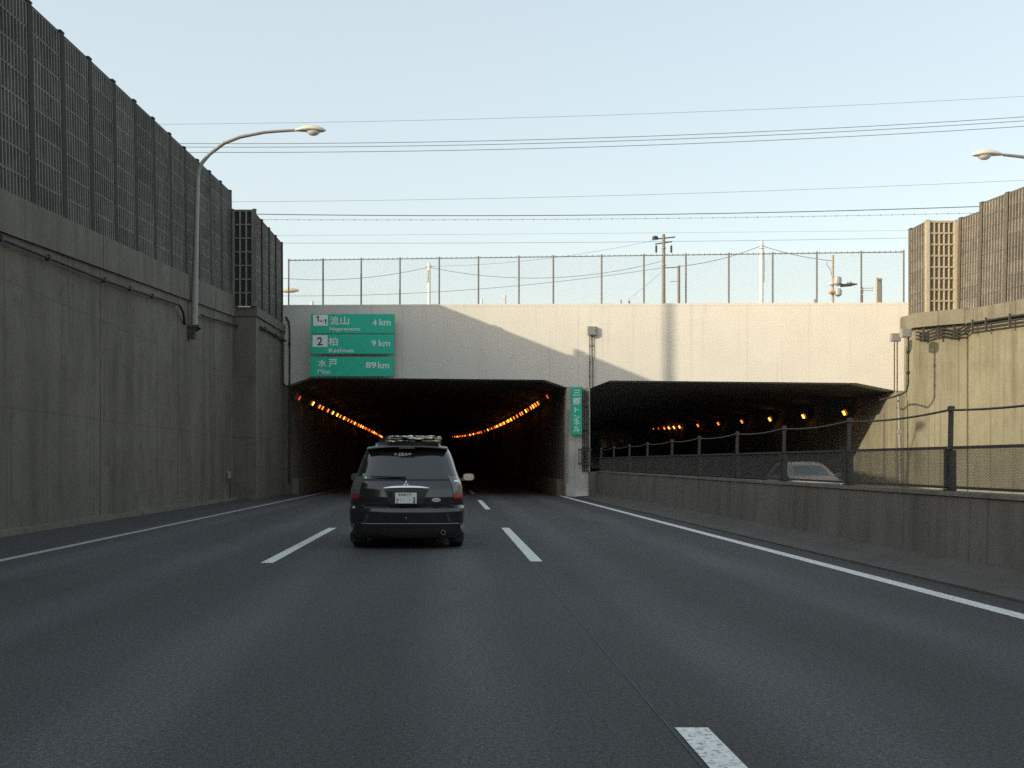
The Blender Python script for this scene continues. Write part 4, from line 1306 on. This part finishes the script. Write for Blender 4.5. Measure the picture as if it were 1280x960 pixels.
# oval badge
mb = MB()
bx, bz = .46, .755
n = 24
ov = [(bx + .068 * math.cos(2 * math.pi * k / n), bz + .026 * math.sin(2 * math.pi * k / n)) for k in range(n)]
yb_ = body.rear(bx, bz)
mb.prism(ov, 'y', yb_ - .014, yb_ + .01, M['sign_white'])
o = mb.build('badge', car)
mb = MB()
for x in (-.045, .045): mb.lathe([(.009, -.004), (.009, .0)], (bx + x, yb_ - .0145, bz), 'y', M['dark_steel'], 8)
mb.box(bx - .032, bx + .032, yb_ - .0175, yb_ - .0145, bz - .011, bz + .011, M['galv'])
mb.build('print', o)
# tailgate shut lines
mb = MB()
mb.tube([(x, body.rear(x, .690) - .003, .690 + (.022 if abs(x) > .66 else 0)) for x in [(-.74 + 1.48 * k / 24) for k in range(25)]], .006, M['tyre'], 5)
mb.build('shut_line', car)
mb = MB()
for s in (-1, 1):
    mb.tube([(s * x, body.rear(s * x, z) - .002, z) for x, z in ((.735, .705), (.745, .74), (.735, .775))], .006, M['tyre'], 5)
mb.build('gate_seam', car)
# wiper
mb = MB()
P = [(x, body.rear(x, 1.095 + .02 * (-x)) - .03, 1.098 + .030 * (-x) * 1.2) for x in (-.04, -.18, -.32, -.46, -.56)]
mb.tube(P, [.018, .014, .012, .010, .008], M['tyre'], 6)
w_ = mb.build('wiper', car)
mb = MB(); mb.lathe([(.03, -.02), (.026, -.045)], (-.03, body.rear(0, 1.09), 1.092), 'y', M['tyre'], 10); mb.build('pivot', w_)
# stickers on the glass
text('S', -.20, -.155, 1.447, 1.477, body.rear(0, 1.46) - .012, M['sign_white'], car, name='sticker_lettering', bold=.0, depth=.002)
text('PEAK', -.125, .075, 1.452, 1.480, body.rear(0, 1.46) - .012, M['sign_white'], car, name='sticker_lettering', bold=.0, depth=.002)
mb = MB(); mb.prism([(-.135, 1.436), (-.02, 1.441), (.06, 1.446), (-.02, 1.446), (-.135, 1.444)], 'y', body.rear(0, 1.44) - .012, body.rear(0, 1.44), M['sign_white']); mb.build('sticker_underline', car)
st = body.patch(lambda z: (-.685, -.61), 1.115, 1.165, .009, M['sticker_green'], 4, 2); st.build('sticker', car)
st = body.patch(lambda z: (-.685, -.615), 1.085, 1.112, .009, M['sign_white'], 4, 2); st.build('sticker', car, label='white sticker')
# bumper trim, reflectors, exhaust, mud
mb = MB()
mb.tube([(x, body.rear(x, .395) - .006, .395) for x in [(-.68 + 1.48 * k / 24 - .0) for k in range(25)]], .007, M['galv'], 6)
mb.build('bumper_trim', car)
body.patch(lambda z: (-.78, .78), .212, .375, .006, M['black_plastic'], 22, 4).build('bumper_valance', car, smooth=True)
mb = MB(); mb.lathe([(.036, -.10), (.036, .2), (.028, .2), (.028, -.10)], (.565, .10, .262), 'y', M['galv'], 16); mb.build('exhaust', car, smooth=True)
mb = MB(); mb.lathe([(.012, -.008), (.010, 0)], (0, body.rear(0, .49), .485), 'y', M['galv'], 8); mb.build('tow_cover', car)
body.patch(lambda z: (-.62, .62), .33, .345, .008, M['car_black'], 12, 1).build('bumper_lip', car)
for s in (-1, 1):
    wheel(car, s * .765, .86)
    wheel(car, s * .765, 3.62)
    mb = MB(); mb.box(s * .765 - .12, s * .765 + .12, .42, .44, .10, .24, M['tyre']); mb.build('mud_flap', car)
    # door mirrors
    mr = empty('door_mirror', (1.0 if s > 0 else -.955, 2.72, 1.085), parent=car)
    mb = MB()
    v, f = [], []
    n = 14
    for dy, q in ((0.13, .35), (.09, .75), (.03, .97), (-.01, 1.0)):
        for k in range(n):
            a = 2 * math.pi * k / n
            ca, sa = math.cos(a), math.sin(a)
            v.append((.105 * q * math.copysign(abs(ca) ** .6, ca), dy, .068 * q * math.copysign(abs(sa) ** .6, sa)))
    for i in range(3):
        for k in range(n): f.append((i * n + k, i * n + (k + 1) % n, (i + 1) * n + (k + 1) % n, (i + 1) * n + k))
    f += [tuple(range(n)), tuple(3 * n + k for k in range(n))]
    mb.add(v, f, M['car_black']); mb.build('housing', mr, smooth=True)
    mb = MB()
    g_ = [(.09 * math.copysign(abs(math.cos(2 * math.pi * k / n)) ** .6, math.cos(2 * math.pi * k / n)), .056 * math.copysign(abs(math.sin(2 * math.pi * k / n)) ** .6, math.sin(2 * math.pi * k / n))) for k in range(n)]
    mb.prism(g_, 'y', -.016, -.011, M['mirror'] if s > 0 else M['car_glass']); mb.build('mirror_glass', mr)  # left glass coloured dark in place of a dim reflection
    mb = MB(); mb.bar((-s * .08, .04, -.04), (-s * .26, .06, -.05), .05, M['car_black']); mb.build('stalk', mr)
# roof rails and wrapped load
for s in (-1, 1):
    mb = MB(); mb.tube([(s * .50, .75, 1.585), (s * .50, .82, 1.62), (s * .50, 1.9, 1.64), (s * .50, 2.0, 1.60)], .016, M['galv'], 6); mb.build('roof_rail', car, smooth=True)
for y in (.95, 1.65):
    mb = MB(); mb.bar((-.5, y, 1.644), (.5, y, 1.644), .03, M['dark_steel']); mb.build('crossbar', car)
load = empty('roof_load', (CARX + .08, CARY + .95, 1.655), label='silver wrapped lumpy load tied across the roof of the black minivan', cat='luggage')
rr = random.Random(11)
def crumple(x0, x1, y0, y1, h, m, seed, nx, ny=7):       # a flattened, creased wrapping
    rr = random.Random(seed)
    v, f = [], []
    ring = 10
    for i in range(nx + 1):
        t = i / nx
        e = min(1.0, .55 + 5 * min(t, 1 - t))
        for j in range(ring):
            a = 2 * math.pi * j / ring + .3
            cy_, sz = math.copysign(abs(math.cos(a)) ** .6, math.cos(a)), math.copysign(abs(math.sin(a)) ** .6, math.sin(a))
            v.append((x0 + (x1 - x0) * t + rr.uniform(-.012, .012), (y0 + y1) / 2 + (y1 - y0) / 2 * cy_ * e + rr.uniform(-.022, .022), h / 2 + h / 2 * sz * e + rr.uniform(-.008, .007)))
    for i in range(nx):
        for j in range(ring): f.append((i * ring + j, i * ring + (j + 1) % ring, (i + 1) * ring + (j + 1) % ring, (i + 1) * ring + j))
    f += [tuple(range(ring)), tuple(nx * ring + j for j in range(ring))]
    mb = MB(); mb.add(v, f, m)
    return mb
for k, (x0, x1, y0, y1, z, h, mm, nx) in enumerate(((-.44, .10, -.12, .8, 0.0, .045, 'foil', 9), (.08, .44, -.10, .8, 0.0, .05, 'foil_brown', 6), (-.43, -.12, -.06, .75, .04, .05, 'foil_brown', 6),
                                                (-.14, .36, -.14, .75, .042, .045, 'foil', 9), (-.40, .02, -.10, .7, .078, .035, 'foil', 8), (.0, .34, -.05, .7, .08, .032, 'foil_brown', 6), (.36, .45, -.09, .4, .04, .06, 'foil_brown', 3))):
    o = crumple(x0, x1, y0, y1, h, M[mm], 20 + k, nx).build('bundle', load)
    o.location = (0, 0, z)
for y in (0.05, .6):
    mb = MB()
    mb.tube([(-.46, y, .0), (-.43, y, .085), (-.2, y, .10), (.1, y, .10), (.4, y, .09), (.46, y, .0)], .008, M['tyre'], 5)
    mb.build('strap', load)

# ---- pale car on the other carriageway, nose towards us
CT = [(0.18, 0.76, 0.10, 4.20), (0.35, 0.83, 0.02, 4.28), (0.60, 0.845, 0.0, 4.28), (0.75, 0.84, 0.02, 4.15), (0.88, 0.825, 0.06, 3.6), (0.98, 0.79, 0.12, 3.25),
      (1.15, 0.72, 0.30, 2.90), (1.30, 0.655, 0.46, 2.60), (1.38, 0.60, 0.62, 2.38), (1.425, 0.50, 0.80, 2.15), (1.44, 0.25, 1.0, 1.9)]
cb = Body(CT)
c2 = empty('car', (11.95, 42.3, 0), (0, 0, R(180)), label='pale grey car half hidden behind the mesh fence on the other carriageway', cat='car')
cb.shell(M['car_silver'], 30).build('body', c2, smooth=True)
cb.patch(lambda z: (-(interp(CT, z)[0] - .06), interp(CT, z)[0] - .06), 0.97, 1.36, .006, M['car_glass'], 14, 8, 'front').build('windshield', c2, smooth=True)
cb.patch(lambda z: (-(interp(CT, z)[0] - .1), interp(CT, z)[0] - .1), 1.0, 1.34, .006, M['car_glass'], 14, 6).build('rear_window', c2, smooth=True)
cb.patch(lambda z: (-.42, .42), .42, .60, .006, M['black_plastic'], 8, 3, 'front').build('grille', c2)
for s in (-1, 1):
    cb.side(s, .85, 2.35, .97, 1.30, .004, M['car_glass'], .25, -.3).build('side_window', c2, smooth=True)
    cb.patch(lambda z, s=s: ((.50, .76) if s > 0 else (-.76, -.50)), .60, .74, .010, M['headlight'], 8, 4, 'front').build('headlight', c2, smooth=True)
    wheel(c2, s * .74, .75, .30, .19)
    wheel(c2, s * .74, 3.35, .30, .19)
    mb = MB(); mb.box(s * .90 - .09, s * .90 + .09, 2.75, 2.85, .93, 1.05, M['car_silver']); mb.build('door_mirror', c2, bevel=.02)

# ---- dark box truck inside the right tunnel
tk = empty('truck', (12.9, 90, 0.1), (0, 0, R(180)), label='dark box truck coming out of the gloom in the right tunnel', cat='truck')
mb = MB(); mb.box(-1.22, 1.22, -7.6, -2.0, 1.0, 3.95, M['truck']); mb.build('cargo_box', tk, bevel=.04)
mb = MB(); mb.prism([(-1.9, .55), (0, .55), (.02, 1.3), (-.12, 2.2), (-.35, 2.55), (-1.9, 2.6)], 'x', -1.12, 1.12, M['truck']); mb.build('cab', tk)
mb = MB(); mb.hexa([(-1.0, .02, 1.38), (1.0, .02, 1.38), (-1.0, -.02, 1.38), (1.0, -.02, 1.38), (-.98, -.10, 2.18), (.98, -.10, 2.18), (-.98, -.16, 2.18), (.98, -.16, 2.18)], M['car_glass']); mb.build('windshield', tk)
mb = MB(); mb.box(-1.12, 1.12, .02, .14, .45, .80, M['black_plastic']); mb.build('bumper', tk)
mb = MB(); mb.box(-.45, .45, -7.4, -1.9, .62, .95, M['dark_steel']); mb.build('chassis', tk)
for s in (-1, 1):
    mb = MB(); mb.box(s * .85 - .16, s * .85 + .16, .03, .10, .84, 1.02, M['headlight']); mb.build('headlight', tk)
    wheel(tk, s * .98, -1.0, .42, .24)
    wheel(tk, s * .98, -5.8, .42, .24)
    mb = MB(); mb.box(s * 1.32 - .08, s * 1.32 + .08, -.25, -.18, 1.5, 1.95, M['black_plastic']); mb.build('mirror', tk)
